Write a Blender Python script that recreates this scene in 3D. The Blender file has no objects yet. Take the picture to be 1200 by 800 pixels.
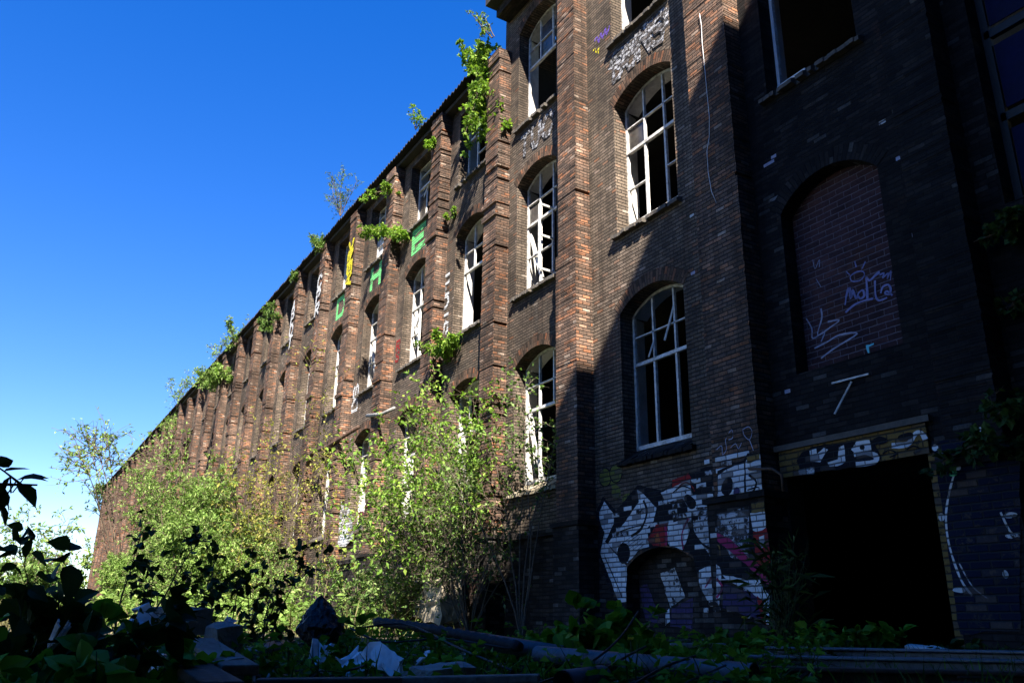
import bpy, math, random
from mathutils import Vector, Matrix, noise
R = random.Random(11)
C = bpy.context.scene.collection
sc = bpy.context.scene

# ------------------------------------------------------------------ camera model
F, PITCH, ROLL, YAW = 960.74, math.radians(18.8188), math.radians(.8729), math.radians(30.794)
CAM = Vector((0, 0, .75))
def _axes():
    cp, sp, cr, sr = math.cos(PITCH), math.sin(PITCH), math.cos(ROLL), math.sin(ROLL)
    fwd, up, rt = Vector((0, cp, sp)), Vector((0, -sp, cp)), Vector((1, 0, 0))
    d = Vector((-math.sin(YAW), math.cos(YAW), 0)); n = Vector((math.cos(YAW), math.sin(YAW), 0))
    T = lambda v: Vector((-v.dot(d), v.dot(n), v.z))
    return T(cr*rt + sr*up), T(-sr*rt + cr*up), T(fwd)
RT, UP, FW = _axes()
def ray(px, py):
    return (RT*((px-600)/F) - UP*((py-400)/F) + FW)
def on_wall(px, py, off=0.0):            # point of a facade plane lying off metres in front of the main wall
    w = ray(px, py); return CAM + w*((10-off)/w.y)
def at_r(px, py, r):                     # point at horizontal distance r
    w = ray(px, py); return CAM + w*(r/math.hypot(w.x, w.y))
def horizon(px): return 400 + 327.4 + (px-600)*.0152

# ------------------------------------------------------------------ mesh builder
class MB:
    def __init__(s): s.v, s.f, s.uv, s.mi = [], [], [], []
    def face(s, pts, uvs=None, mi=0):
        b = len(s.v); s.v.extend(tuple(p) for p in pts); s.f.append(tuple(range(b, b+len(pts))))
        s.uv.append(uvs if uvs else [(0, 0)]*len(pts)); s.mi.append(mi)
    def wface(s, pts, mi=0):             # brick uv from the facing
        p = [Vector(q) for q in pts]; n = (p[1]-p[0]).cross(p[2]-p[0])
        ax, ay, az = abs(n.x), abs(n.y), abs(n.z)
        if ay >= ax and ay >= az: uv = [(q.x, q.z) for q in p]
        elif ax >= az: uv = [(q.y, q.z) for q in p]
        else: uv = [(q.x, q.y) for q in p]
        s.face(p, uv, mi)
    def box(s, x0, x1, y0, y1, z0, z1, mi=0):
        P = lambda i, j, k: ((x0, x1)[i], (y0, y1)[j], (z0, z1)[k])
        for q in (((0,0,0),(1,0,0),(1,0,1),(0,0,1)), ((1,1,0),(0,1,0),(0,1,1),(1,1,1)), ((0,1,0),(0,0,0),(0,0,1),(0,1,1)),
                  ((1,0,0),(1,1,0),(1,1,1),(1,0,1)), ((0,0,1),(1,0,1),(1,1,1),(0,1,1)), ((0,1,0),(1,1,0),(1,0,0),(0,0,0))):
            s.wface([P(*c) for c in q], mi)
    def bar(s, a, b, w, h, up=Vector((0, 0, 1)), mi=0):     # rectangular bar from a to b
        a, b = Vector(a), Vector(b); d = (b-a).normalized()
        x = d.cross(up)
        if x.length < 1e-4: x = d.cross(Vector((0, 1, 0)))
        x.normalize(); y = x.cross(d)
        c = []
        for p in (a, b):
            for sx, sy in ((-1,-1),(1,-1),(1,1),(-1,1)): c.append(p + x*(sx*w/2) + y*(sy*h/2))
        L = (b-a).length
        for i in range(4):
            j = (i+1) % 4
            s.face([c[i], c[j], c[4+j], c[4+i]], [(0,0),(w,0),(w,L),(0,L)], mi)
        s.face([c[3], c[2], c[1], c[0]], None, mi); s.face([c[4], c[5], c[6], c[7]], None, mi)
    def tube(s, pts, rad, n=6, mi=0, cap=True):
        pts = [Vector(p) for p in pts]; k = len(pts)
        rad = rad if isinstance(rad, (list, tuple)) else [rad]*k
        b = len(s.v); up = Vector((0.13, 0.29, 1)).normalized()
        x = None
        for i, p in enumerate(pts):
            d = (pts[min(i+1, k-1)] - pts[max(i-1, 0)]).normalized()
            if x is None:
                x = d.cross(up)
                if x.length < .05: x = d.cross(Vector((1, 0, 0)))
            else: x = x - d*x.dot(d)
            x.normalize(); y = d.cross(x)
            for j in range(n):
                a = 2*math.pi*j/n
                s.v.append(tuple(p + (x*math.cos(a) + y*math.sin(a))*rad[i]))
        for i in range(k-1):
            for j in range(n):
                j2 = (j+1) % n
                s.f.append((b+i*n+j, b+i*n+j2, b+(i+1)*n+j2, b+(i+1)*n+j)); s.uv.append([(j/n, i/4)]*4); s.mi.append(mi)
        if cap:
            s.f.append(tuple(b+j for j in reversed(range(n)))); s.uv.append([(0,0)]*n); s.mi.append(mi)
            s.f.append(tuple(b+(k-1)*n+j for j in range(n))); s.uv.append([(0,0)]*n); s.mi.append(mi)
    def mesh(s, name):
        m = bpy.data.meshes.new(name); m.from_pydata(s.v, [], s.f)
        l = m.uv_layers.new(name='UVMap'); flat = [c for f in s.uv for q in f for c in q]
        l.data.foreach_set('uv', flat); m.polygons.foreach_set('material_index', s.mi)
        return m
    def build(s, name, mats, parent=None, smooth=False, loc=None, weld=False):
        m = s.mesh(name)
        for t in (mats if isinstance(mats, (list, tuple)) else [mats]): m.materials.append(t)
        if weld:
            import bmesh
            bm = bmesh.new(); bm.from_mesh(m); bmesh.ops.remove_doubles(bm, verts=bm.verts, dist=1e-4); bm.to_mesh(m); bm.free()
        if smooth: m.polygons.foreach_set('use_smooth', [True]*len(m.polygons))
        m.update()
        o = bpy.data.objects.new(name, m); C.objects.link(o)
        if parent: o.parent = parent
        if loc: o.location = loc
        return o
def tag(o, label=None, cat=None, group=None, kind=None):
    for k, v in (('label', label), ('category', cat), ('group', group), ('kind', kind)):
        if v: o[k] = v
    return o
def empty(name, loc, label=None, cat=None, group=None):
    o = bpy.data.objects.new(name, None); C.objects.link(o); o.location = loc; o.empty_display_size = .2
    return tag(o, label, cat, group)

# ------------------------------------------------------------------ materials
class NT:
    def __init__(s, name):
        s.m = bpy.data.materials.new(name); s.m.use_nodes = True; s.t = s.m.node_tree; s.t.nodes.clear()
        s.out = s.t.nodes.new('ShaderNodeOutputMaterial')
    def n(s, ty, **kw):
        o = s.t.nodes.new('ShaderNode'+ty)
        for k, v in kw.items():
            if k in o.inputs.keys() if isinstance(k, str) else False: o.inputs[k].default_value = v
            else: setattr(o, k, v)
        return o
    def link(s, a, b): s.t.links.new(a, b)
    def put(s, sock, v):
        if hasattr(v, 'is_output'): s.link(v, sock)
        else: sock.default_value = v
    def math(s, op, a, b=None, c=None, clamp=False):
        o = s.n('Math', operation=op, use_clamp=clamp)
        for i, v in enumerate((a, b, c)):
            if v is not None: s.put(o.inputs[i], v)
        return o.outputs[0]
    def mix(s, fac, a, b, mode='MIX'):
        o = s.n('Mix', data_type='RGBA', blend_type=mode)
        s.put(o.inputs[0], fac); s.put(o.inputs[6], a); s.put(o.inputs[7], b); return o.outputs[2]
    def noise(s, vec, scale, detail=3, rough=.55):
        o = s.n('TexNoise'); o.inputs['Scale'].default_value = scale; o.inputs['Detail'].default_value = detail
        o.inputs['Roughness'].default_value = rough
        if vec is not None: s.link(vec, o.inputs['Vector'])
        return o.outputs['Fac']
    def ramp(s, fac, stops, interp='LINEAR'):
        o = s.n('ValToRGB'); e = o.color_ramp; e.interpolation = interp
        while len(e.elements) > 1: e.elements.remove(e.elements[-1])
        e.elements[0].position = stops[0][0]; e.elements[0].color = c4(stops[0][1])
        for p, c in stops[1:]:
            q = e.elements.new(p); q.color = c4(c)
        s.link(fac, o.inputs[0]); return o.outputs[0]
    def maprange(s, v, a, b, c=0., d=1., smooth=True):
        o = s.n('MapRange', interpolation_type='SMOOTHSTEP' if smooth else 'LINEAR')
        s.put(o.inputs[0], v)
        for i, q in enumerate((a, b, c, d)): o.inputs[1+i].default_value = q
        return o.outputs[0]
    def vscale(s, vec, xyz):
        o = s.n('VectorMath', operation='MULTIPLY'); s.link(vec, o.inputs[0]); o.inputs[1].default_value = xyz; return o.outputs[0]
    def finish(s, col, rough=.85, bump=None, dist=.01, strength=1., spec=.3, metal=0.):
        p = s.n('BsdfPrincipled'); s.put(p.inputs['Base Color'], c4(col) if isinstance(col, tuple) else col)
        s.put(p.inputs['Roughness'], rough); p.inputs['Specular IOR Level'].default_value = spec; p.inputs['Metallic'].default_value = metal
        if bump is not None:
            b = s.n('Bump'); b.inputs['Distance'].default_value = dist; b.inputs['Strength'].default_value = strength
            s.link(bump, b.inputs['Height']); s.link(b.outputs[0], p.inputs['Normal'])
        s.link(p.outputs[0], s.out.inputs[0]); return s.m
def c4(c): return tuple(c) if len(c) == 4 else (*c, 1)

def brick(name, stops, mortar=(.03, .026, .022), bw=.25, bh=.077, mw=.007, stain=(.55, 1.15), streak=True, paint=None, cover=1., bumpd=.014):
    t = NT(name); uv = t.n('UVMap').outputs[0]; pos = t.n('NewGeometry').outputs['Position']
    sep = t.n('SeparateXYZ'); t.link(uv, sep.inputs[0]); u, v = sep.outputs[0], sep.outputs[1]
    wob = t.math('SUBTRACT', t.noise(pos, 5., 3), .5)
    v = t.math('ADD', v, t.math('MULTIPLY', wob, .016)); 
    wob2 = t.math('SUBTRACT', t.noise(pos, 30., 2), .5); v = t.math('ADD', v, t.math('MULTIPLY', wob2, .010)); u = t.math('ADD', u, t.math('MULTIPLY', wob2, .016))
    rv = t.math('DIVIDE', v, bh); row = t.math('FLOOR', rv); fv = t.math('FRACT', rv)
    odd = t.math('FLOORED_MODULO', row, 2.)
    uu = t.math('ADD', t.math('DIVIDE', u, bw), t.math('MULTIPLY', odd, .5))
    col = t.math('FLOOR', uu); fu = t.math('FRACT', uu)
    cmb = t.n('CombineXYZ'); t.link(col, cmb.inputs[0]); t.link(row, cmb.inputs[1])
    wn = t.n('TexWhiteNoise', noise_dimensions='3D'); t.link(cmb.outputs[0], wn.inputs['Vector'])
    rnd = wn.outputs['Value']
    eu = t.math('MULTIPLY', t.math('MINIMUM', fu, t.math('SUBTRACT', 1., fu)), bw)
    ev = t.math('MULTIPLY', t.math('MINIMUM', fv, t.math('SUBTRACT', 1., fv)), bh)
    e = t.math('MINIMUM', t.math('MULTIPLY', eu, 1.5), ev)
    mask = t.maprange(e, mw*.35, mw*1.5)
    fine = t.noise(pos, 38., 4, .65); big = t.noise(pos, .33, 4, .6); mid = t.noise(pos, 2.3, 5, .65)
    c = t.ramp(rnd, stops)
    patch = t.maprange(t.noise(t.vscale(pos, (1, 1, .55)), .8, 5, .7), .56, .72)       # redder, less sooty zones
    red = t.ramp(rnd, [(0, (.16, .062, .034)), (.5, (.23, .082, .04)), (1, (.30, .125, .06))])
    if paint is None: c = t.mix(t.math('MULTIPLY', patch, .27), c, red)
    k = t.math('MULTIPLY', t.maprange(fine, .2, .8, .6, 1.3), t.maprange(big, .3, .7, stain[0], stain[1]))
    k = t.math('MULTIPLY', k, t.maprange(mid, .3, .7, .72, 1.18))
    if streak:
        st = t.noise(t.vscale(pos, (2.4, 2.4, .09)), 1., 4, .7); k = t.math('MULTIPLY', k, t.maprange(st, .35, .6, .62, 1.05))
    if paint is not None:
        pn = t.maprange(t.noise(pos, 9., 5, .7), .72-.5*cover, .80-.5*cover)
        pv = t.mix(t.maprange(fine, .3, .75, 0., .3), c4(paint), c4(tuple(x*.45 for x in paint)))
        base = t.n('Mix', data_type='RGBA', blend_type='MULTIPLY'); base.inputs[0].default_value = 1
        pn = t.math('MULTIPLY', pn, t.maprange(rnd, .80, .93, 1., .25)); pv = t.mix(t.maprange(rnd, 0., .8, .35, 0.), pv, c4(tuple(x*.5 for x in paint)))
        c = t.mix(pn, c, pv); k2 = t.mix(pn, c4((.6, .6, .6)), c4((1, 1, 1)))
    pale = t.noise(t.vscale(pos, (1.7, 1.7, .22)), 1.3, 5, .7); pale = t.math('MULTIPLY', t.maprange(pale, .6, .74), .30 if paint is None and name.startswith(('sooty', 'pilaster')) else 0.)
    c = t.mix(pale, c, (.30, .27, .235, 1))
    kk = t.n('CombineColor')
    for i in range(3): t.put(kk.inputs[i], k if paint is None else t.math('MAXIMUM', k, .85))
    c = t.mix(1., c, kk.outputs[0], 'MULTIPLY')
    mcol = c4(mortar) if paint is None else c4(tuple(.022+.12*x for x in paint))
    c = t.mix(mask, mcol, c)
    h = t.math('ADD', t.math('ADD', mask, t.math('MULTIPLY', fine, .35)), t.math('MULTIPLY', rnd, .3))
    return t.finish(c, .9, h, bumpd, 1., .15)

B_WALL = brick('sooty_brick', [(0, (.10, .079, .062)), (.4, (.142, .109, .083)), (.75, (.168, .128, .096)), (.93, (.20, .153, .118)), (.98, (.24, .12, .07)), (1, (.30, .26, .22))], mortar=(.022, .019, .016), bw=.205, mw=.0095)
B_PIL = brick('pilaster_brick', [(0, (.095, .068, .053)), (.4, (.15, .10, .075)), (.75, (.195, .118, .082)), (.93, (.31, .135, .07)), (1, (.32, .25, .2))], mortar=(.024, .02, .017), bw=.205, mw=.009, stain=(.6, 1.2))
B_BLACK = brick('shade_black_brick', [(0, (.012, .011, .011)), (.5, (.022, .019, .018)), (.85, (.034, .028, .026)), (.97, (.045, .038, .035)), (1, (.10, .095, .09))], mortar=(.01, .01, .01), stain=(.5, 1.1))  # near-black brick: the shade on the right-hand bays is put into its colour
B_PLINTH = brick('plinth_brick', [(0, (.014, .013, .012)), (.5, (.030, .025, .023)), (.9, (.05, .04, .035)), (1, (.12, .11, .10))], mortar=(.012, .011, .01), bw=.26, bh=.085)  # plinth brick, darkened so the shade at the wall foot is in its colour
B_FILL = brick('infill_block', [(0, (.045, .024, .028)), (.6, (.06, .03, .034)), (1, (.078, .038, .04))], mortar=(.18, .15, .17), bw=.27, bh=.1, mw=.007, stain=(.75, 1.1), streak=False)
B_ARCH = brick('arch_brick', [(0, (.06, .042, .03)), (.5, (.12, .08, .055)), (.9, (.2, .11, .07)), (1, (.3, .12, .06))])
def paint_mat(name, col, cover=.92): return brick('painted_brick_'+name, [(0, (.02, .018, .017)), (.6, (.045, .036, .032)), (1, (.09, .07, .06))], paint=col, cover=cover, bumpd=.016, bw=.25, bh=.092, mw=.011)
PW = paint_mat('white', (.78, .79, .8)); PWT = paint_mat('worn_white', (.62, .62, .62), .62)
PWX = paint_mat('ghost_white', (.5, .5, .53), .5)
PM = paint_mat('magenta', (.42, .04, .13)); PR = paint_mat('red', (.36, .03, .03), .8); PO = paint_mat('olive', (.16, .17, .04)); PB = paint_mat('blue', (.006, .011, .032), .7)
PK = paint_mat('black', (.012, .012, .016)); PG = paint_mat('green', (.22, .8, .26), 1.3); PY = paint_mat('yellow', (.85, .72, .03), 1.4); PV = paint_mat('violet', (.18, .1, .5)); POC = paint_mat('ochre', (.22, .14, .045), .72)
PPU = paint_mat('purple', (.07, .05, .12)); POR = paint_mat('orange', (.4, .12, .04), .8)

def simple(name, a, b, scale=4., rough=.7, spec=.3, metal=0., bump=.006, stretch=(1, 1, 1), detail=5):
    t = NT(name); pos = t.n('TexCoord').outputs['Object']; p = t.vscale(pos, stretch)
    f = t.noise(p, scale, detail, .65); f2 = t.noise(pos, scale*9, 3)
    c = t.ramp(t.math('ADD', t.math('MULTIPLY', f, .75), t.math('MULTIPLY', f2, .25)), [(.32, a), (.66, b)])
    return t.finish(c, t.maprange(f, .3, .7, rough-.12, rough+.12), t.math('ADD', f, f2), bump, 1., spec, metal)
M_FRAME = simple('peeling_white_paint', (.26, .24, .21), (.78, .77, .74), 9, .7, .3)
M_PLASTER = simple('white_plaster', (.45, .43, .4), (.78, .76, .72), 2.5, .9)
M_SILL = simple('dirty_sill', (.05, .045, .04), (.13, .11, .09), 5, .9)
M_PALESILL = simple('mossy_pale_sill', (.16, .13, .09), (.42, .36, .26), 4, .9)
M_DARK = simple('dark_interior', (.02, .019, .018), (.06, .054, .05), 1.2, .95)  # one dark tone for rear wall, slabs and cross walls
M_ROOF = simple('roof_tar', (.015, .015, .016), (.05, .045, .042), 2, .9)
M_CONC = simple('grey_concrete', (.14, .135, .13), (.33, .32, .3), 5, .9, bump=.015)
M_STEEL = simple('galvanised_pipe', (.04, .044, .052), (.13, .14, .16), 6, .6, .3, .3, .002)
M_RUST = simple('rusty_steel', (.03, .02, .016), (.13, .075, .05), 7, .75, .3, .2)
M_GREYSTEEL = simple('weathered_steel_beam', (.07, .075, .085), (.19, .2, .22), 3, .5, .5, .45, .003, (.3, .3, 2))
M_WOOD = simple('weathered_wood', (.07, .055, .045), (.24, .2, .165), 3, .85, stretch=(1, 8, 8))
M_DARKWOOD = simple('dark_wet_wood', (.025, .02, .017), (.09, .07, .055), 3, .8, stretch=(1, 8, 8))
M_PLAST = simple('white_plastic_sheet', (.55, .56, .58), (.85, .86, .88), 3, .35, .5)
M_BAG = simple('black_bin_liner', (.006, .006, .007), (.014, .014, .016), 4, .45, .3, bump=.02)
M_HOSE = simple('black_ribbed_plastic', (.012, .012, .014), (.03, .031, .036), 5, .75, .2)
M_CABLE = simple('cable_rubber', (.01, .01, .011), (.03, .03, .032), 5, .6)
M_TIN = simple('tin', (.3, .32, .35), (.6, .62, .65), 8, .35, .5, .8, .002)
M_BLUE = simple('blue_panel', (.003, .004, .02), (.008, .012, .055), 2, .7, .1)
M_BARK = simple('bark', (.05, .04, .03), (.16, .13, .1), 12, .95)
M_TWIG = simple('twig_bark', (.06, .045, .03), (.15, .11, .075), 20, .9)
M_GREENSTEM = simple('green_stem', (.04, .06, .02), (.09, .11, .04), 15, .8)
M_LINE = simple('chalky_spray_white', (.62, .62, .64), (.82, .82, .84), 6, .8)
M_TAGBLUE = simple('thin_violet_spray', (.11, .11, .24), (.26, .26, .46), 6, .8)
M_TAGFADE = simple('faded_spray', (.16, .16, .24), (.4, .4, .5), 8, .8)
M_CYAN = simple('cyan_spray', (.1, .42, .5), (.16, .6, .68), 6, .8)
M_YELLOWPETAL = simple('yellow_petal', (.7, .5, .02), (.85, .68, .05), 20, .7)

def leaf(name, cols, trans=.35, spec=.22):
    t = NT(name); g = t.n('NewGeometry'); pos = g.outputs['Position']
    c = t.ramp(g.outputs['Random Per Island'], [(i/(len(cols)-1), k) for i, k in enumerate(cols)])
    n = t.maprange(t.noise(pos, 1.1, 3), .3, .7, .7, 1.25); kk = t.n('CombineColor')
    for i in range(3): t.link(n, kk.inputs[i])
    c = t.mix(1., c, kk.outputs[0], 'MULTIPLY')
    p = t.n('BsdfPrincipled'); t.link(c, p.inputs['Base Color']); p.inputs['Roughness'].default_value = .6; p.inputs['Specular IOR Level'].default_value = spec
    tr = t.n('BsdfTranslucent'); t.link(t.mix(1., c, (1.0, 1.05, .55, 1), 'MULTIPLY'), tr.inputs[0])
    mx = t.n('MixShader'); mx.inputs[0].default_value = trans; t.link(p.outputs[0], mx.inputs[1]); t.link(tr.outputs[0], mx.inputs[2])
    t.link(mx.outputs[0], t.out.inputs[0]); return t.m
L_BRIGHT = leaf('bright_spring_leaf', [(.08, .16, .02), (.13, .25, .03), (.2, .33, .045), (.28, .38, .07)])
L_MID = leaf('mid_green_leaf', [(.05, .10, .02), (.085, .16, .03), (.13, .22, .05), (.21, .27, .10)])
L_WILLOW = leaf('willow_leaf', [(.09, .16, .03), (.14, .24, .045), (.20, .31, .07), (.29, .37, .12)])
L_YELLOW = leaf('yellow_green_leaf', [(.16, .16, .025), (.25, .24, .04), (.22, .28, .05), (.36, .30, .08)])
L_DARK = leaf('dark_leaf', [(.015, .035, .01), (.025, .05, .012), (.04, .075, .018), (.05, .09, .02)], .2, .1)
L_WEED = leaf('weed_leaf', [(.035, .1, .008), (.06, .16, .012), (.1, .22, .02), (.14, .27, .035)], .3, .08)
L_DRY = leaf('dry_grass', [(.12, .1, .04), (.2, .16, .07), (.1, .13, .04), (.28, .22, .12)])

# ------------------------------------------------------------------ ground
def gz(x, y):
    r = math.hypot(x, y)
    b = .36 + .10*noise.noise((x*.35, y*.35, 0)) + .05*noise.noise((x*1.3, y*1.3, 3.))
    b += .12*math.exp(-((x+5.5)**2/14 + (y-4.2)**2/5))
    b *= min(1, 40/max(r, 1e-6)) if r > 40 else 1
    if r < 2.2: b = b*(r/2.2) + .1*(1-r/2.2)
    return b
def ground():
    m = MB(); xs = []
    def axis(a, b, fine0, fine1, st):
        q = [a, a*.6, a*.35, a*.2, a*.1 if a*.1 < fine0 else fine0-4]
        q = [z for z in q if z < fine0]; k = fine0
        while k < fine1: q.append(k); k += st
        q += [z for z in (fine1, b*.1, b*.2, b*.35, b*.6, b) if z >= fine1]
        return sorted(set(q))
    X, Y = axis(-900, 900, -46, 10, .4), axis(-900, 900, -6, 14, .4)
    idx = {}
    for i, x in enumerate(X):
        for j, y in enumerate(Y): idx[i, j] = len(m.v); m.v.append((x, y, gz(x, y)))
    for i in range(len(X)-1):
        for j in range(len(Y)-1):
            m.f.append((idx[i, j], idx[i+1, j], idx[i+1, j+1], idx[i, j+1])); m.uv.append([(0, 0)]*4); m.mi.append(0)
    t = NT('rubble_soil'); pos = t.n('NewGeometry').outputs['Position']
    a = t.noise(pos, .5, 5, .65); b = t.noise(pos, 7, 5, .7); v = t.n('TexVoronoi'); v.inputs['Scale'].default_value = 9; t.link(pos, v.inputs['Vector'])
    c = t.ramp(b, [(.3, (.03, .025, .02)), (.5, (.08, .065, .05)), (.62, (.16, .135, .105)), (.75, (.25, .22, .18))])
    c = t.mix(t.maprange(a, .45, .6), c, (.06, .075, .025, 1))
    mt = t.finish(c, .95, t.math('ADD', b, v.outputs['Distance']), .06, 1., .1)
    return tag(m.build('ground', mt, smooth=True), kind='structure')
ground()

# ------------------------------------------------------------------ the factory
W = 0.95; WT = .72; FD = .35
factory = empty('factory_building', (-60, 10, .3), 'long derelict four storey brick factory with tall arched windows and brick pilasters', 'factory')
factory.matrix_world = Matrix.Translation((0, 0, 0)); factory.location = (0, 0, 0)
PILR = [(5.05, 5.75), (8.68, 9.70), (13.42, 14.13), (17.04, 17.74)] + [(20.75+3.75*k, 21.45+3.75*k) for k in range(27)]
bounds = [-3.0] + [(a+b)/2 for a, b in PILR]
END = PILR[-1][1]+.1
wins = []                                # (bay, row, centre s, sill z, spring, apex, halfwidth)
wall = MB()
def arch_pts(c, hw, zs, za, n=12):
    if za is None: return [(c-hw, zs), (c+hw, zs)]
    h = za-zs; rad = (hw*hw+h*h)/(2*h); a0 = math.asin(hw/rad); z0 = za-rad
    return [(c+rad*math.sin(-a0+2*a0*i/n), z0+rad*math.cos(-a0+2*a0*i/n)) for i in range(n+1)]
def P(s, y, z): return Vector((-s, y, z))
YW = 10.0
def panel(sr, sl, ops, ztop, zones):
    """wall strip between s=sr (right) and s=sl (left); ops = [(s_right, s_left, z_sill, z_spring, z_apex, depth)] bottom to top"""
    def rect(a, b, z0, z1):
        if b-a < 1e-4 or z1-z0 < 1e-4: return
        for lo, hi, mi in zones:
            q0, q1 = max(z0, lo), min(z1, hi)
            if q1 > q0: wall.wface([P(b, YW, q0), P(a, YW, q0), P(a, YW, q1), P(b, YW, q1)], mi)
    def mi_at(z): return next((mi for lo, hi, mi in zones if lo <= z < hi), 0)
    a = min(o[0] for o in ops); b = max(o[1] for o in ops)
    rect(sr, a, 0, ztop); rect(b, sl, 0, ztop)
    zprev = 0; top = None
    for (r, l, zs, zsp, za, dep) in ops + [(a, b, ztop, None, None, 0)]:
        # wall under this opening, over the previous arch
        if top is None: rect(a, b, zprev, zs)
        else:
            pr, pl, pts = top; zmax = max(p[1] for p in pts)+.02
            mi = mi_at(zmax)
            if pr > a+1e-4: rect(a, pr, pts[0][1]-99 if False else psill, zmax)
            if pl < b-1e-4: rect(pl, b, psill, zmax)
            for (s0, z0), (s1, z1) in zip(pts[:-1], pts[1:]):
                wall.wface([P(s1, YW, z1), P(s0, YW, z0), P(s0, YW, zmax), P(s1, YW, zmax)], mi)
            rect(a, b, zmax, zs)
        if zsp is None: break
        if top is None or True:
            c, hw = (r+l)/2, (l-r)/2; pts = arch_pts(c, hw, zsp, za); psill = zs
            top = (r, l, pts); mi = mi_at((zs+zsp)/2)
            y1 = YW+min(dep, FD)
            wall.wface([P(l, YW, zs), P(l, YW, zsp), P(l, y1, zsp), P(l, y1, zs)], mi)          # left jamb
            wall.wface([P(r, YW, zsp), P(r, YW, zs), P(r, y1, zs), P(r, y1, zsp)], mi)
            wall.wface([P(l, YW, zs), P(l, y1, zs), P(r, y1, zs), P(r, YW, zs)], mi)
            al = 0
            for (s0, z0), (s1, z1) in zip(pts[:-1], pts[1:]):
                d = math.hypot(s1-s0, z1-z0)
                wall.face([P(s0, YW, z0), P(s1, YW, z1), P(s1, y1, z1), P(s0, y1, z0)], [(0, al), (0, al+d), (y1-YW, al+d), (y1-YW, al)], mi); al += d
            if dep > FD:                     # plastered inner reveal, splayed
                q = .1
                wall.wface([P(l, y1, zs), P(l, y1, zsp), P(l+q, YW+WT, zsp), P(l+q, YW+WT, zs)], 3)
                wall.wface([P(r, y1, zsp), P(r, y1, zs), P(r-q, YW+WT, zs), P(r-q, YW+WT, zsp)], 3)
                wall.wface([P(l, y1, zs), P(l+q, YW+WT, zs), P(r-q, YW+WT, zs), P(r, y1, zs)], 3)
                for (s0, z0), (s1, z1) in zip(pts[:-1], pts[1:]):
                    wall.wface([P(s0, y1, z0), P(s1, y1, z1), P(s1, YW+WT, z1), P(s0, YW+WT, z0)], 3)
            if za is not None:
                pa = arch_pts(c, hw, zsp, za, 14); al = 0; cz = za - ((hw*hw+(za-zsp)**2)/(2*(za-zsp)))
                for (s0, z0), (s1, z1) in zip(pa[:-1], pa[1:]):
                    d = math.hypot(s1-s0, z1-z0); o = []
                    for s_, z_ in ((s0, z0), (s1, z1)):
                        v = Vector((s_-c, z_-cz)); v = v*((v.length+.27)/v.length); o.append((c+v.x, cz+v.y))
                    yo = YW-.006
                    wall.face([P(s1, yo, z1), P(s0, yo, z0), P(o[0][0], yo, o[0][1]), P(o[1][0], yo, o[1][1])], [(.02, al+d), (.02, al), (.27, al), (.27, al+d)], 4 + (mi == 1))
                    wall.face([P(s0, yo, z0), P(s1, yo, z1), P(s1, YW, z1), P(s0, YW, z0)], [(0, al), (0, al+d), (.01, al+d), (.01, al)], mi)
                    wall.face([P(o[1][0], yo, o[1][1]), P(o[0][0], yo, o[0][1]), P(o[0][0], YW, o[0][1]), P(o[1][0], YW, o[1][1])], None, mi)
                    al += d
TALL, LOW = 17.75, 16.42
Zn = [(0, 2.63, 2), (2.63, 99, 0)]; Zshade = [(0, 99, 1)]  # right-hand bays: brick with painted-in shade over the full height
for i in range(len(bounds)-1):
    sr, sl = bounds[i], bounds[i+1]
    if i == 0:
        ops = [(2.75, 4.72, 5.8, 9.7, None, .34)]; panel(sr, sl, ops, TALL, Zshade)
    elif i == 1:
        ops = [(6.22, 8.55, .02, 2.87, None, .34), (6.35, 8.17, 4.42, 7.16, 7.6, .3), (6.38, 8.2, 9.38, 12.3, 12.7, .72)]; panel(sr, sl, ops, TALL, Zshade)
        wins.append((i, 3, 7.29, 9.38, 12.3, 12.7, .91))
    elif i == 2:
        c = 11.5; ops = [(10.53, 12.5, .02, 1.7, 2.04, .3)]
        for r, (a, b, d) in enumerate(((3.65, 6.75, 7.1), (8.5, 11.75, 12.07), (13.4, 16.6, 16.95))):
            ops.append((c-W, c+W, a, b, d, .72)); wins.append((i, r+2, c, a, b, d, W))
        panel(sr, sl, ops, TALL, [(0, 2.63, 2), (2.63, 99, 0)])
    else:
        c = 15.69 if i == 3 else (PILR[i-1][1]+PILR[i][0])/2
        w = .93; ops = []
        rows = [(3.5, 6.65, 6.97), (8.45, 11.7, 12.02), (13.4, 16.6, 16.95)] if i == 3 else [(3.5, 6.7, 7.02), (8.4, 11.68, 12.0), (13.35, 15.95, None)]
        for r, (a, b, d) in enumerate(rows): ops.append((c-w, c+w, a, b, d, .72)); wins.append((i, r+2, c, a, b, d, w))
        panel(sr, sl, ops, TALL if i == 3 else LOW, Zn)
# end wall and interior
wall.wface([P(END, YW+14, 0), P(END, YW, 0), P(END, YW, LOW), P(END, YW+14, LOW)], 0)
wall.wface([P(bounds[-1], YW, 0), P(END, YW, 0), P(END, YW, LOW), P(bounds[-1], YW, LOW)][::-1], 0)
wall.wface([P(17.38, YW, LOW), P(17.38, YW+14, LOW), P(17.38, YW+14, TALL), P(17.38, YW, TALL)], 0)
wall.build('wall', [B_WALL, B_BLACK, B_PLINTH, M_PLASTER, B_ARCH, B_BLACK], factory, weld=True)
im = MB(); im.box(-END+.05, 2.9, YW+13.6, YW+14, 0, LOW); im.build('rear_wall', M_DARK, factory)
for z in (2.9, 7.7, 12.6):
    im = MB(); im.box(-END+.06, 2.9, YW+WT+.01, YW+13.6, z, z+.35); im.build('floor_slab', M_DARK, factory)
im = MB(); im.box(-END+.06, 2.9, YW+WT+.01, YW+13.6, .02, .1); im.build('ground_slab', M_DARK, factory)
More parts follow.
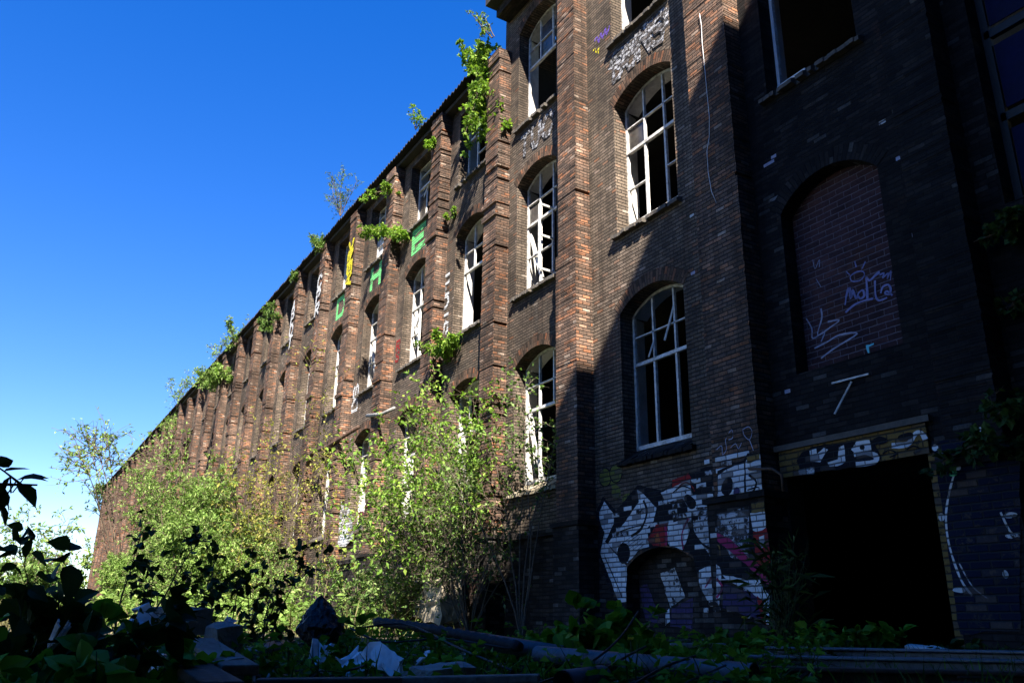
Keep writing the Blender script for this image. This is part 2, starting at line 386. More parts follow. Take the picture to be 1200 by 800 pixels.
for i in range(0, len(bounds)-1, 3):        # inner cross walls
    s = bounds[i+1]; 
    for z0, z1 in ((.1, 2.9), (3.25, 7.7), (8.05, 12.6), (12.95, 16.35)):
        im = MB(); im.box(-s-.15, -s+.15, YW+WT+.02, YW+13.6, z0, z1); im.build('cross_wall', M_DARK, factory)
# cellar infill, bricked window
im = MB(); im.wface([P(12.5, YW+.3, 0), P(10.53, YW+.3, 0), P(10.53, YW+.3, 2.1), P(12.5, YW+.3, 2.1)]); im.build('cellar_infill', B_PLINTH, factory)
im = MB(); im.wface([P(8.2, YW+.28, 4.3), P(6.3, YW+.28, 4.3), P(6.3, YW+.28, 7.7), P(8.2, YW+.28, 7.7)]); im.build('window_infill', B_FILL, factory)

# roofs
rf = MB(); xl, xr = -END-.35, -17.75; n = int((xr-xl)/.11); prof = []
for j in range(n+1):
    x = xl+(xr-xl)*j/n; prof.append((x, .045*(1 if j % 2 else -1) + .03*noise.noise((x*.4, 0, 0))))
yf, yb, z0, z1 = 9.48, 24.2, 16.44, 18.6
for j in range(n):
    (xa, da), (xb, db) = prof[j], prof[j+1]; e = .05*noise.noise((xa*1.7, 5, 0))
    rf.face([(xa, yf+e, z0+da), (xb, yf+e, z0+db), (xb, yb, z1+db), (xa, yb, z1+da)])
    rf.face([(xb, yf+e, z0+db-.03), (xa, yf+e, z0+da-.03), (xa, yb, z1+da-.03), (xb, yb, z1+db-.03)])
    rf.face([(xa, yf+e, z0+da-.03), (xb, yf+e, z0+db-.03), (xb, yf+e, z0+db), (xa, yf+e, z0+da)])
rf.build('corrugated_roof', M_ROOF, factory, weld=True)
im = MB(); im.box(xl+.1, xr, 9.72, 9.99, 16.24, 16.37); im.build('eaves_beam', M_ROOF, factory)
im = MB(); im.box(-17.28, 3.0, 9.22, 24.3, 17.76, 18.0); im.build('flat_roof', M_ROOF, factory)
im = MB(); im.box(-17.2, 3.0, 9.55, 9.995, 17.45, 17.755); im.build('cornice', B_PLINTH, factory)

# pilasters, laid course by course so that edges are ragged
def pilaster(k, sr, sl):
    m = MB(); top = TALL-.31 if k < 3 else LOW-.12-(R.random()**3)*.5
    pr = .39; rows = int((top-2.66)/.077); near = k < 9
    ledges = {2: (8.40,), 3: (11.3, 10.95), 4: (11.9, 8.5)}.get(k, (R.uniform(7.8, 12), ) if k > 4 else ())
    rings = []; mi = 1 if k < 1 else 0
    def ring(z, j0, j1, j2, y): return [P(sl+j0, YW-.0, z), P(sl+j0, y, z), P(sr-j1, y, z), P(sr-j1, YW, z)]
    for r in range(rows+1):
        z = 2.66+r*.077; big = .03 if (noise.noise((k*3.1, z*.9, 0)) > .25 and k >= 3) else .007
        j0, j1, jf = (R.uniform(-big, .006) for _ in range(3))
        if R.random() < (.05 if k >= 3 else .012): j1 -= .05; jf -= .02
        base = .0 if z > 8.4 or k != 2 else .05
        for lz in ledges:
            if lz-.01 < z < lz+.15: base += .055
        if k >= 2 and z > top-.35: base += .04
        y = YW-pr-base-jf; a, b = base*.6+j0, base*.6+j1
        rings.append((z, a, b, y)); rings.append((z+.070 if r < rows else top, a, b, y)) 
    for q in range(len(rings)-1):
        (za, a0, b0, y0), (zb, a1, b1, y1) = rings[q], rings[q+1]
        p = [P(sl+a0, YW, za), P(sl+a0, y0, za), P(sr-b0, y0, za), P(sr-b0, YW, za)]; o = [P(sl+a1, YW, zb), P(sl+a1, y1, zb), P(sr-b1, y1, zb), P(sr-b1, YW, zb)]
        m.face([p[0], p[1], o[1], o[0]], [(YW, za), (y0, za), (y1, zb), (YW, zb)], mi)
        m.face([p[1], p[2], o[2], o[1]], [(-sl, za), (-sr, za), (-sr, zb), (-sl, zb)], mi)
        m.face([p[2], p[3], o[3], o[2]], [(y0+.1, za), (YW+.1, za), (YW+.1, zb), (y1+.1, zb)], mi)
    za, a0, b0, y0 = rings[-1]; m.wface([P(sl+a0, YW, za), P(sl+a0, y0, za), P(sr-b0, y0, za), P(sr-b0, YW, za)])
    # plinth block with a sloped ledge
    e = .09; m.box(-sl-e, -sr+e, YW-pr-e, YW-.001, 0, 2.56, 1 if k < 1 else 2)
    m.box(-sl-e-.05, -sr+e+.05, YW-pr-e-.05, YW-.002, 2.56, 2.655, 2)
    o = m.build('pilaster', [B_PIL, B_BLACK, B_PLINTH], factory, weld=True)
for k, (a, b) in enumerate(PILR): pilaster(k, a, b)
# plinth ledge per bay from bay 3 on
for i in range(3, len(PILR)):
    m = MB(); a, b = PILR[i-1][1]+.15, PILR[i][0]-.15; m.box(-b, -a, YW-.1, YW-.003, 2.5, 2.63); m.build('plinth_ledge', B_PLINTH, factory)

# windows
def frame_mesh(hw, H, rise, drop=(), thin=.055, casement=None):
    """white window frame; local origin at centre of the sill line, front face at y=0; drop = bars left out"""
    m = MB(); b = thin; d = .06
    def bar(x0, z0, x1, z1, w=b): m.bar((x0, 0, z0), (x1, 0, z1), d, w, Vector((0, 0, 1)) if abs(x1-x0) > abs(z1-z0) else Vector((1, 0, 0)))
    x1 = hw-.03; ht = H-.02
    def ztop(x):
        if not rise: return H
        rad = (hw*hw+rise*rise)/(2*rise); return H+rise-rad+math.sqrt(max(rad*rad-x*x, 0))
    bar(-x1, 0, -x1, ztop(x1)-.02, .062); bar(x1, 0, x1, ztop(x1)-.02, .062); m.bar((-x1, 0, .04), (x1, 0, .04), .09, .08)
    if rise:
        pts = [(x1*(-1+2*i/8)) for i in range(9)]
        for p, q in zip(pts[:-1], pts[1:]): m.bar((p, 0, ztop(p)-.03), (q, 0, ztop(q)-.03), d, .06)
    else: bar(-x1, H-.03, x1, H-.03)
    zt = H*.62
    if 'transom' not in drop: m.bar((-x1, -.01, zt), (x1, -.01, zt), .075, .068)
    for k, x in (('m0', -hw/3), ('m1', hw/3)):
        if k not in drop: bar(x, .05, x, zt, .052)
        if k+'t' not in drop: bar(x, zt, x, ztop(x)-.03, .042)
    if 'upper' not in drop: bar(-x1, H*.83, x1, H*.83, .028)
    for k, x in (('l0', -hw*2/3), ('l1', 0), ('l2', hw*2/3)):
        if k not in drop:
            bar(x-hw/3+.02, H*.31, x+hw/3-.02, H*.31, .026)
    if 'broken' in drop:
        m.bar((-.32*hw, -.02, zt+.4), (-.42*hw, -.1, zt-.15+.2), .03, .03); m.bar((.33*hw, -.02, H*.95), (.12*hw, -.12, zt+.25), .03, .035)
    if 'fallen' in drop: m.bar((-x1+.05, .03, H*.55), (-x1+.55, .12, .06), .06, .09)
    if 'fallen2' in drop: m.bar((-x1+.1, .04, H*.38), (.1*hw, .02, .75*H), .05, .07)
    return m
def sill_mesh(hw, pale, rs):
    m = MB(); n = int(2*(hw+.1)/.08); xs = [-(hw+.1)+2*(hw+.1)*i/n for i in range(n+1)]
    for i in range(n):
        out = -.10-rs.uniform(0, .035) - (0 if rs.random() > .08 else -.09); dz = rs.uniform(-.012, .012); x0, x1 = xs[i], xs[i+1]
        inn = FD-.03 if abs((x0+x1)/2) < hw-.02 else -.002
        zi, zo = -.012 if inn > 0 else -.20, -.26+dz
        if inn <= 0: zi = -.235
        a = [(x0, inn, zi), (x1, inn, zi), (x1, out, zo), (x0, out, zo)]
        m.face(a[::-1], [(p[0], p[1]) for p in a[::-1]])
        lo = [(x0, out, zo-.075), (x1, out, zo-.075)]
        m.wface([lo[0], lo[1], a[2], a[3]]); m.wface([(x0, -.002, zo-.075), (x1, -.002, zo-.075), lo[1], lo[0]])
        zc_ = zi+(zo-zi)*(inn+.002)/(inn-out) if inn > 0 else zi; m.wface([lo[0], a[3], (x0, -.002, zc_), (x0, -.002, zo-.075)]); m.wface([a[2], lo[1], (x1, -.002, zo-.075), (x1, -.002, zc_)])
    return m
def window(bay, row, c, zs, zsp, za, hw, drop, mesh_from=None, mats=M_FRAME):
    H, rise = zsp-zs-.3, (za-zsp) if za else 0
    loc = (-c, YW+FD, zs+.3)
    if mesh_from: o = mesh_from.copy(); C.objects.link(o); o.location = loc; o.parent = factory
    else: o = frame_mesh(hw, H, rise, drop).build('window', mats, factory, loc=loc)
    rs = random.Random(bay*7+row)
    if mesh_from and bay > 9:
        for ch in mesh_from.children:
            if ch.name.startswith('sill'): s = ch.copy(); C.objects.link(s); s.parent = o
    else:
        s = sill_mesh(hw, 0, rs).build('sill', M_PALESILL if (bay, row) == (3, 2) else (M_SILL if bay > 2 or row > 2 else B_PLINTH), o, loc=(0, -FD, 0), weld=True)
    return o
DR = {(1, 3): ('transom', 'm0', 'm0t', 'm1', 'm1t', 'upper', 'l0', 'l1', 'l2'), (2, 2): ('l0', 'l1', 'l2', 'broken'), (2, 3): ('l1',),
      (2, 4): ('l0', 'l1', 'l2', 'm1', 'm0', 'm0t', 'm1t', 'transom', 'upper'), (3, 2): ('l0', 'l1', 'l2', 'm1', 'fallen'), (3, 3): ('l2', 'm1', 'fallen'), (3, 4): ('l0', 'l1', 'l2', 'm0', 'm1'),
      (4, 2): ('l0', 'm0', 'l1', 'upper'), (4, 3): ('l0', 'l1', 'l2', 'm0'), (4, 4): ('upper', 'l0'), (5, 2): ('l1', 'l0', 'm0t'), (5, 3): ('fallen', 'fallen2', 'm1', 'l1'), (5, 4): ('l0', 'l1', 'l2', 'm0', 'm0t', 'm1', 'fallen2'),
      (6, 2): ('m1', 'l0', 'm1t'), (6, 3): ('m1', 'l1', 'l2', 'fallen'), (6, 4): ('l1', 'm0', 'fallen2')}
VAR = [('l0', 'm0'), ('fallen', 'm1', 'l1'), ('l0', 'l1', 'l2', 'upper', 'm0t'), ('transom', 'm0', 'm0t', 'l0', 'l1', 'fallen')]
proto = {}; win_obj = {}
for (i, r, c, a, b, d, w) in wins:
    if (i, r) in DR: win_obj[i, r] = window(i, r, c, a, b, d, w, DR[i, r])
    else:
        v = (i*5+r*3) % 4; key = (v, r)
        o = window(i, r, c, a, b, d, w, VAR[v], proto.get(key)); proto.setdefault(key, o); win_obj[i, r] = o
m = MB(); m.box(-.92, .92, -.03, .03, -.06, .10); m.box(-.92, -.3, -.06, -.035, .02, .13); m.build('sill_board', M_LINE, win_obj[1, 3])
m = MB(); m.box(-.93, -.85, -.045, -.033, .1, 2.6); m.build('side_board', M_LINE, win_obj[1, 3])
# open casement in bay 3 row 3
m = MB(); 
for (a, b) in (((0, 0, 0), (0, 0, 1.75)), ((.02, -.42, 0), (.02, -.42, 1.75)), ((0, 0, 0), (.02, -.42, 0)), ((0, 0, 1.75), (.02, -.42, 1.75)), ((0, 0, .9), (.02, -.42, .9))): m.bar(a, b, .045, .05)
m.build('casement', M_FRAME, win_obj[3, 3], loc=(.30, -.03, .12), weld=True)
# grimy panes left in some frames
tg = NT('grimy_glass'); pos = tg.n('NewGeometry').outputs['Position']
M_GLASS = tg.finish(tg.ramp(tg.noise(pos, 3, 4), [(.3, (.02, .02, .02)), (.7, (.10, .09, .08))]), .18, spec=.5)
for key, (x0, x1, z0, z1) in {(2, 3): (-.88, -.33, 1.9, 2.4), (3, 3): (-.88, -.33, 1.85, 2.35), (3, 4): (-.3, .3, 1.85, 2.9), (5, 4): (-.88, -.4, .1, 1.2), (4, 3): (.32, .88, 1.0, 1.8)}.items():
    m = MB(); m.box(x0, x1, .01, .016, z0, z1); m.build('pane', M_GLASS, win_obj[key])
# plaster boards / boards in window heads (bay 3+ row 4 seen as pale panels)
for key, col in (((6, 4), M_PLASTER), ((7, 4), M_PLASTER), ((5, 4), M_PLASTER)):
    m = MB(); m.box(-.9, -.35, .03, .06, .05, 1.25); m.build('board', col, win_obj[key])
# blue panelled window at far right
m = MB(); 
bw = m.bar
for z in (0, 1.3, 2.6, 3.85): m.bar((-.95, 0, z), (.95, 0, z), .08, .12)
for x in (-.93, 0, .93): m.bar((x, 0, 0), (x, 0, 3.85), .08, .1, Vector((1, 0, 0)))
o = m.build('window', M_CABLE, factory, loc=(-3.73, YW+.29, 5.82))
for z in (.12, 1.42, 2.72):
    for x in (-.9, .03):
        q = MB(); q.box(x+.03, x+.84, .0, .02, z+.02, z+1.0); q.build('pane', M_BLUE, o)

# door, lintel
m = MB(); m.box(-8.62, -6.18, YW-.05, YW+.3, 2.872, 3.27); m.build('lintel', POC, factory)
m = MB(); m.box(-6.22, -6.05, YW-.03, YW+.25, .02, 2.868); m.build('door_jamb', POC, factory)
m = MB(); m.box(-8.72, -6.1, YW-.09, YW+.0, 3.275, 3.36); m.build('lintel_ledge', M_SILL, factory)

# ------------------------------------------------------------------ graffiti (flat paint on the brick, following the joints)
def plane_poly(m, pts, off, mi, lift):
    p0 = [on_wall(x, y, off) for x, y in pts]; p = []
    for i in range(len(p0)):
        a, b = p0[i], p0[(i+1) % len(p0)]; k = max(1, int((b-a).length/.07))
        for j in range(k):
            q = a.lerp(b, j/k); w_ = noise.noise_vector((q.x*7, q.z*7, lift*900))*.022; p.append(q+Vector((w_.x, 0, w_.z)))
    a = sum(p[i].x*p[(i+1) % len(p)].z - p[(i+1) % len(p)].x*p[i].z for i in range(len(p)))
    if a < 0: p.reverse()
    p = [Vector((q.x, YW-off-lift, q.z)) for q in p]
    m.face(p, [(q.x, q.z) for q in p], mi)
def plane_ribbon(m, pts, off, mi, lift, w):
    p = [on_wall(x, y, off) for x, y in pts]; p = [Vector((q.x, q.z)) for q in p]
    q = []                               # catmull-rom smoothing
    for i in range(len(p)-1):
        a, b, c, d = p[max(i-1, 0)], p[i], p[i+1], p[min(i+2, len(p)-1)]
        for t in (0, .25, .5, .75): q.append(.5*((2*b)+(c-a)*t+(2*a-5*b+4*c-d)*t*t+(3*b-a-3*c+d)*t**3))
    q.append(p[-1]); y = YW-off-lift; L, Rr = [], []
    for i in range(len(q)):
        d = q[min(i+1, len(q)-1)]-q[max(i-1, 0)]
        if d.length < 1e-6: d = Vector((1, 0))
        d.normalize(); nrm = Vector((-d.y, d.x))*(w/2)*(.75+.4*noise.noise((q[i].x*6, q[i].y*6, w)))
        L.append(q[i]+nrm); Rr.append(q[i]-nrm)
    for i in range(len(q)-1):
        f = [Vector((v.x, y, v.y)) for v in (L[i], Rr[i], Rr[i+1], L[i+1])]
        m.face(f, [(v.x, v.z) for v in f], mi)
def zm(x0, y0, s, pts): return [(x0+x/s, y0+y/s) for x, y in pts]
class Graf:
    def __init__(s): s.m = MB(); s.mats = []; s.lift = .004
    def idx(s, mat):
        if mat not in s.mats: s.mats.append(mat)
        return s.mats.index(mat)
    def poly(s, mat, pts, off=0, z=None):
        plane_poly(s.m, zm(*z, pts) if z else pts, off, s.idx(mat), s.lift); s.lift += .0006
    def rib(s, mat, pts, w, off=0, z=None):
        plane_ribbon(s.m, zm(*z, pts) if z else pts, off, s.idx(mat), s.lift, w); s.lift += .0006
    def ell(s, mat, c, rx, ry, off=0, z=None, rot=0):
        pts = [(c[0]+rx*math.cos(a)*math.cos(rot)-ry*math.sin(a)*math.sin(rot), c[1]+rx*math.cos(a)*math.sin(rot)+ry*math.sin(a)*math.cos(rot)) for a in [2*math.pi*i/14 for i in range(14)]]
        s.poly(mat, pts, off, z)
    def done(s, label=None):
        o = s.m.build('paint_marks', s.mats, factory)
        if label: o['label'] = label
        return o
z5 = (680, 520, 3.332)
g = Graf(); g.lift = .009
g.poly(PK, [(60, 270), (90, 205), (140, 260), (225, 160), (320, 180), (430, 110), (530, 80), (640, 60), (640, 230), (640, 590), (560, 600), (470, 560), (440, 430), (330, 395), (230, 420), (182, 470), (182, 635), (140, 635), (65, 430)], 0, z5)
g.poly(PW, [(75, 262), (95, 225), (133, 275), (133, 308), (98, 380), (182, 475), (182, 615), (152, 618), (80, 425), (96, 345), (78, 300)], 0, z5)
g.poly(PW, [(132, 350), (160, 325), (232, 225), (224, 178), (242, 188), (300, 250), (288, 300), (264, 330), (270, 398), (230, 415), (185, 466), (110, 390)], 0, z5)
g.ell(PK, (172, 425), 26, 42, 0, z5); g.rib(PK, [(248, 220), (262, 265), (240, 330), (200, 360)], .07, 0, z5)
g.rib(PK, [(100, 380), (150, 345), (225, 320), (262, 318)], .03, 0, z5); g.rib(PK, [(98, 440), (150, 560), (165, 600)], .03, 0, z5)
g.poly(PR, [(360, 140), (425, 116), (442, 150), (430, 172), (362, 178)], 0, z5)
g.poly(PW, [(362, 168), (430, 140), (442, 200), (520, 192), (528, 236), (470, 258), (440, 270), (402, 212), (335, 228), (318, 190)], 0, z5)
g.ell(PK, (430, 225), 20, 32, 0, z5, -.5)
g.poly(PR, [(262, 372), (300, 315), (345, 306), (334, 396), (290, 398)], 0, z5); g.poly(POR, [(275, 375), (305, 345), (318, 392)], 0, z5)
g.poly(PW, [(345, 308), (418, 296), (430, 335), (404, 415), (346, 392)], 0, z5)
g.rib(PM, [(332, 310), (340, 360), (336, 395)], .07, 0, z5); g.rib(PM, [(425, 290), (400, 350), (405, 410)], .05, 0, z5)
g.poly(PWT, [(442, 300), (520, 282), (545, 350), (524, 455), (480, 395), (442, 345)], 0, z5)
g.poly(PW, [(468, 492), (520, 470), (520, 608), (500, 612), (466, 545)], 0, z5); g.rib(PM, [(515, 520), (500, 545), (490, 560)], .05, 0, z5)
g.poly(PWX, [(455, 250), (515, 240), (518, 300), (470, 300)], 0, z5); g.rib(PK, [(530, 200), (510, 240), (516, 285)], .06, 0, z5); g.rib(PK, [(440, 275), (445, 340), (480, 390), (516, 410)], .05, 0, z5)
g.rib(PK, [(365, 190), (400, 165), (435, 175)], .03, 0, z5); g.rib(PR, [(390, 165), (415, 150), (440, 165), (450, 185)], .03, 0, z5)
for q in range(6): g.rib(PK, [(150+q*14, 400+q*4), (225+q*6, 345+q*9)], .012, 0, z5)
g.done()
g = Graf(); A3, A4 = .40, .49
g.poly(PK, [(535, 105), (640, 65), (655, 35), (704, 30), (712, 215), (540, 235)], A3, z5); g.poly(PK, [(532, 270), (720, 235), (735, 440), (740, 560), (640, 540), (535, 520)], A4, z5)
g.poly(PW, [(538, 122), (590, 92), (640, 72), (640, 215), (585, 222), (540, 232)], A3, z5); g.ell(PK, (575, 165), 22, 38, A3, z5, .2); g.ell(PPU, (612, 190), 12, 24, A3, z5, .1)
g.poly(PWX, [(535, 275), (660, 245), (660, 470), (590, 440), (538, 350)], A4, z5); g.poly(PWT, [(560, 285), (640, 262), (640, 330), (585, 345)], A4, z5)
g.poly(PW, [(534, 470), (548, 480), (552, 530), (546, 600), (534, 606)], A4, z5); g.rib(PM, [(534, 525), (556, 560), (534, 600)], .05, A4, z5)
g.poly(PPU, [(560, 545), (700, 590), (715, 690), (560, 640)], A4, z5)
def loose_bricks(n, s0, s1, z0, z1, off, seed):
    r = random.Random(seed)
    for _ in range(n):
        row = math.floor(r.uniform(z0, z1)/.092); odd = row % 2; x = (math.floor(-r.uniform(s0, s1)/.25)-.5*odd)*.25+.008; z = row*.092+.007; wd = r.choice([.234, .234, .12])
        y = YW-off-.0135-_*.00002; f = [Vector((x, y, z)), Vector((x+wd, y, z)), Vector((x+wd, y, z+.078)), Vector((x, y, z+.078))]
        g.m.face(f, [(v.x, v.z) for v in f], g.idx(r.choice([PW, PWT, PWT, PWX])))
loose_bricks(42, 9.75, 11.3, 2.05, 3.1, 0, 1); loose_bricks(18, 9.75, 10.35, .9, 2.0, 0, 2); loose_bricks(24, 8.75, 9.6, 2.7, 3.25, .39, 3); loose_bricks(30, 8.75, 9.6, .9, 2.5, .48, 4); loose_bricks(12, 11.2, 12.6, 2.2, 2.9, 0, 5)
g.poly(PM, [(535, 345), (580, 366), (660, 440), (660, 480), (580, 412), (537, 378)], A4, z5)
g.poly(PW, [(556, 508), (660, 530), (660, 565), (575, 535)], A4, z5); g.rib(POC, [(534, 390), (545, 402), (548, 440)], .03, A4, z5)
g.poly(PW, [(646, 68), (660, 45), (704, 40), (714, 212), (690, 225), (650, 230)], A3, z5); g.poly(POC, [(650, 50), (704, 32), (705, 60), (655, 78)], A3, z5)
g.rib(PK, [(660, 120), (690, 150), (670, 200)], .05, A3, z5); g.rib(PK, [(655, 180), (700, 170), (690, 215)], .03, A3, z5)
g.poly(POC, [(668, 232), (720, 222), (724, 262), (672, 272)], A4, z5)
g.poly(PW, [(668, 272), (722, 262), (728, 325), (700, 345), (676, 340)], A4, z5)
g.poly(PR, [(676, 345), (730, 328), (746, 440), (742, 490), (690, 460)], A4, z5); g.poly(PW, [(700, 360), (722, 355), (728, 400), (708, 405)], A4, z5)
g.poly(PM, [(655, 440), (690, 462), (746, 520), (748, 560), (700, 515), (655, 475)], A4, z5)
g.poly(PW, [(655, 530), (700, 530), (746, 592), (740, 700), (731, 700), (716, 612), (655, 565)], A4, z5); g.poly(PR, [(690, 590), (715, 612), (730, 700), (715, 700)], A4, z5)
g.done()
g = Graf()
for c, rx, ry in (((98, 130), 24, 36), ((140, 115), 24, 36), ((142, 190), 18, 28)): g.ell(PO, c, rx, ry, 0, z5)
g.poly(PO, [(110, 130), (135, 120), (150, 190), (132, 195)], 0, z5)
for c, rx, ry in (((98, 130), 24, 36), ((140, 115), 24, 36)):
    g.rib(PK, [(c[0]+rx*math.cos(a), c[1]+ry*math.sin(a)) for a in [x*.7 for x in range(9)]], .03, 0, z5)
g.ell(PO, (185, 215), 20, 22, 0, z5)
g.done('olive clover shaped paint blob')
g = Graf(); YWs = YW
g.poly(PWT, [(312, 505), (368, 482), (410, 598), (352, 640)], -.298+.0, z5); g.poly(PPU, [(232, 560), (262, 545), (310, 680), (320, 700), (255, 690)], -.298, z5)
g.poly(PPU, [(360, 640), (440, 600), (440, 720), (350, 710)], -.298, z5); g.poly(PW, [(335, 655), (350, 640), (352, 690), (332, 705)], -.298, z5)
g.done()
# scribbles left of the dark opening
zz = (840, 480, 4.286); g = Graf()
g.rib(M_TAGFADE, [(0, 200), (25, 180), (30, 225), (50, 195), (45, 150), (75, 100), (80, 140), (60, 150)], .018, .39, zz); g.rib(M_TAGFADE, [(130, 100), (160, 85), (178, 110), (165, 150), (140, 130), (132, 105)], .016, .39, zz)
g.rib(M_TAGFADE, [(70, 190), (95, 170), (110, 195), (125, 165)], .016, .39, zz); g.rib(M_TAGFADE, [(165, 150), (180, 190), (185, 205)], .016, .39, zz)
g.done()
# lintel letters
g = Graf(); o = .052
g.poly(PK, [(430, 215), (480, 185), (790, 150), (830, 240), (800, 275), (430, 320), (400, 250)], o, zz)
g.poly(PW, [(465, 205), (500, 192), (505, 225), (540, 190), (560, 200), (520, 262), (470, 262)], o, zz)
g.poly(PW, [(560, 265), (610, 250), (615, 190), (640, 175), (650, 262), (610, 285), (570, 285)], o, zz); g.poly(PW, [(700, 160), (768, 150), (775, 205), (700, 222), (675, 200)], o, zz); g.rib(PW, [(690, 225), (740, 215), (800, 232), (790, 262), (700, 275)], .09, o, zz); g.ell(PK, (730, 190), 12, 14, o, zz)
g.poly(PWT, [(410, 300), (490, 285), (492, 322), (415, 328)], o, zz)
g.rib(PW, [(880, 180), (960, 172), (1000, 120), (1030, 118), (1050, 150)], .09, o, zz)
for c in ((820, 155), (950, 135)): g.ell(PK, c, 42, 20, o, zz, -.2)
for c in ((870, 220), (990, 200)): g.rib(PK, [(c[0]-35, c[1]), (c[0], c[1]-18), (c[0]+35, c[1]), (c[0], c[1]+18)], .03, o, zz)
g.done()
# blue painted wall right of the door
zd = (900, 480, 2.667); g = Graf()
g.lift = .012; g.poly(PB, [(515, 100), (640, 90), (790, 160), (790, 690), (600, 700), (560, 400)], .48, zd)
g.rib(PW, [(590, 180), (568, 260), (558, 340), (570, 430), (605, 530), (640, 580)], .035, .48, zd); g.rib(PWT, [(600, 480), (640, 550), (690, 590)], .02, .48, zd)
for c, rx, ry, mt in (((522, 118), 10, 11, PW), ((545, 338), 9, 12, PW), ((600, 562), 22, 9, PW), ((597, 180), 9, 10, PW), ((583, 200), 13, 8, PG), ((665, 60), 5, 7, PW), ((660, 160), 6, 7, PW), ((745, 515), 9, 14, PWT), ((760, 330), 22, 10, PWT), ((770, 390), 26, 8, PWT)): g.ell(mt, c, rx, ry, .48, zd)
g.rib(PWT, [(520, 175), (550, 185), (575, 170), (560, 140), (530, 135)], .025, .48, zd); g.rib(PWT, [(730, 320), (760, 380), (790, 395)], .03, .48, zd)
g.done()
# tags on the bricked up window
zb = (990, 270, 8.0); g = Graf(); o = -.276
g.rib(M_TAGBLUE, [(60, 470), (55, 430), (110, 390), (170, 385), (185, 420), (150, 465), (90, 480), (60, 470)], .028, o, zb)
for a, b in (((15, 385), (48, 418)), ((95, 290), (110, 345)), ((195, 290), (165, 360))): g.rib(M_TAGBLUE, [a, ((a[0]+b[0])/2, (a[1]+b[1])/2), b], .028, o, zb)
g.rib(M_TAGBLUE, [(5, 700), (20, 600), (45, 540), (60, 640), (75, 560), (110, 640), (130, 590), (170, 560), (185, 610), (150, 640), (125, 610)], .045, o, zb)
g.rib(M_TAGBLUE, [(215, 640), (210, 520), (205, 440), (235, 470), (290, 420), (330, 390)], .045, o, zb); g.rib(M_TAGBLUE, [(285, 470), (290, 600), (310, 650), (340, 655), (400, 630)], .042, o, zb)
g.rib(M_TAGBLUE, [(340, 590), (360, 530), (410, 510), (435, 550), (420, 600), (380, 590), (400, 570), (450, 610)], .04, o, zb); g.rib(M_TAGBLUE, [(330, 420), (370, 400), (360, 445), (410, 400), (400, 460), (435, 380), (430, 470)], .03, o, zb)
g.rib(M_TAGBLUE, [(10, 770), (90, 700), (180, 660), (270, 640)], .04, o, zb)
g.done('violet spray tag with a small crown')
zc = (850, 160, 2.58); g = Graf()
g.rib(M_TAGFADE, [(245, 550), (262, 580), (265, 610), (300, 590), (290, 620)], .03, o, zc); g.rib(M_TAGFADE, [(290, 520), (292, 550), (280, 600), (320, 575), (345, 555), (310, 560)], .035, o, zc); g.rib(M_TAGFADE, [(270, 640), (310, 620), (345, 600), (400, 595), (330, 640), (290, 670)], .035, o, zc)
g.rib(M_TAGFADE, [(265, 372), (272, 400), (285, 372), (285, 395)], .015, o, zc); g.rib(M_TAGFADE, [(275, 430), (290, 455)], .015, o, zc)
g.rib(M_CYAN, [(430, 630), (432, 645), (436, 658)], .05, o, zc); g.rib(M_CYAN, [(430, 635), (450, 626)], .03, o, zc)
g.done()
GLY = {'A': [[(0, 0), (.5, 1), (1, 0)], [(.2, .4), (.8, .4)]], 'P': [[(0, 0), (0, 1), (.8, 1), (.95, .75), (.8, .5), (0, .5)]], 'O': [[(.3, 0), (0, .3), (0, .7), (.3, 1), (.7, 1), (1, .7), (1, .3), (.7, 0), (.3, 0)]],
 'T': [[(0, 1), (1, 1)], [(.5, 1), (.5, 0)]], 'S': [[(1, .85), (.7, 1), (.2, 1), (0, .75), (.3, .52), (.8, .48), (1, .25), (.8, 0), (.2, 0), (0, .15)]], 'R': [[(0, 0), (0, 1), (.8, 1), (.95, .75), (.8, .5), (0, .5)], [(.4, .5), (1, 0)]],
 'E': [[(1, 1), (0, 1), (0, 0), (1, 0)], [(0, .5), (.8, .5)]], 'K': [[(0, 0), (0, 1)], [(1, 1), (0, .45), (1, 0)]], 'M': [[(0, 0), (0, 1), (.5, .4), (1, 1), (1, 0)]], 'I': [[(.5, 0), (.5, 1)]], 'U': [[(0, 1), (0, .3), (.3, 0), (.7, 0), (1, .3), (1, 1)]], 'N': [[(0, 0), (0, 1), (1, 0), (1, 1)]], 'D': [[(0, 0), (0, 1), (.6, 1), (1, .7), (1, .3), (.6, 0), (0, 0)]], 'C': [[(1, .8), (.7, 1), (.3, 1), (0, .7), (0, .3), (.3, 0), (.7, 0), (1, .2)]], 'Q': [[(.3, 0), (0, .3), (0, .7), (.3, 1), (.7, 1), (1, .7), (1, .3), (.7, 0), (.3, 0)], [(.55, .35), (1.05, -.1)]]}
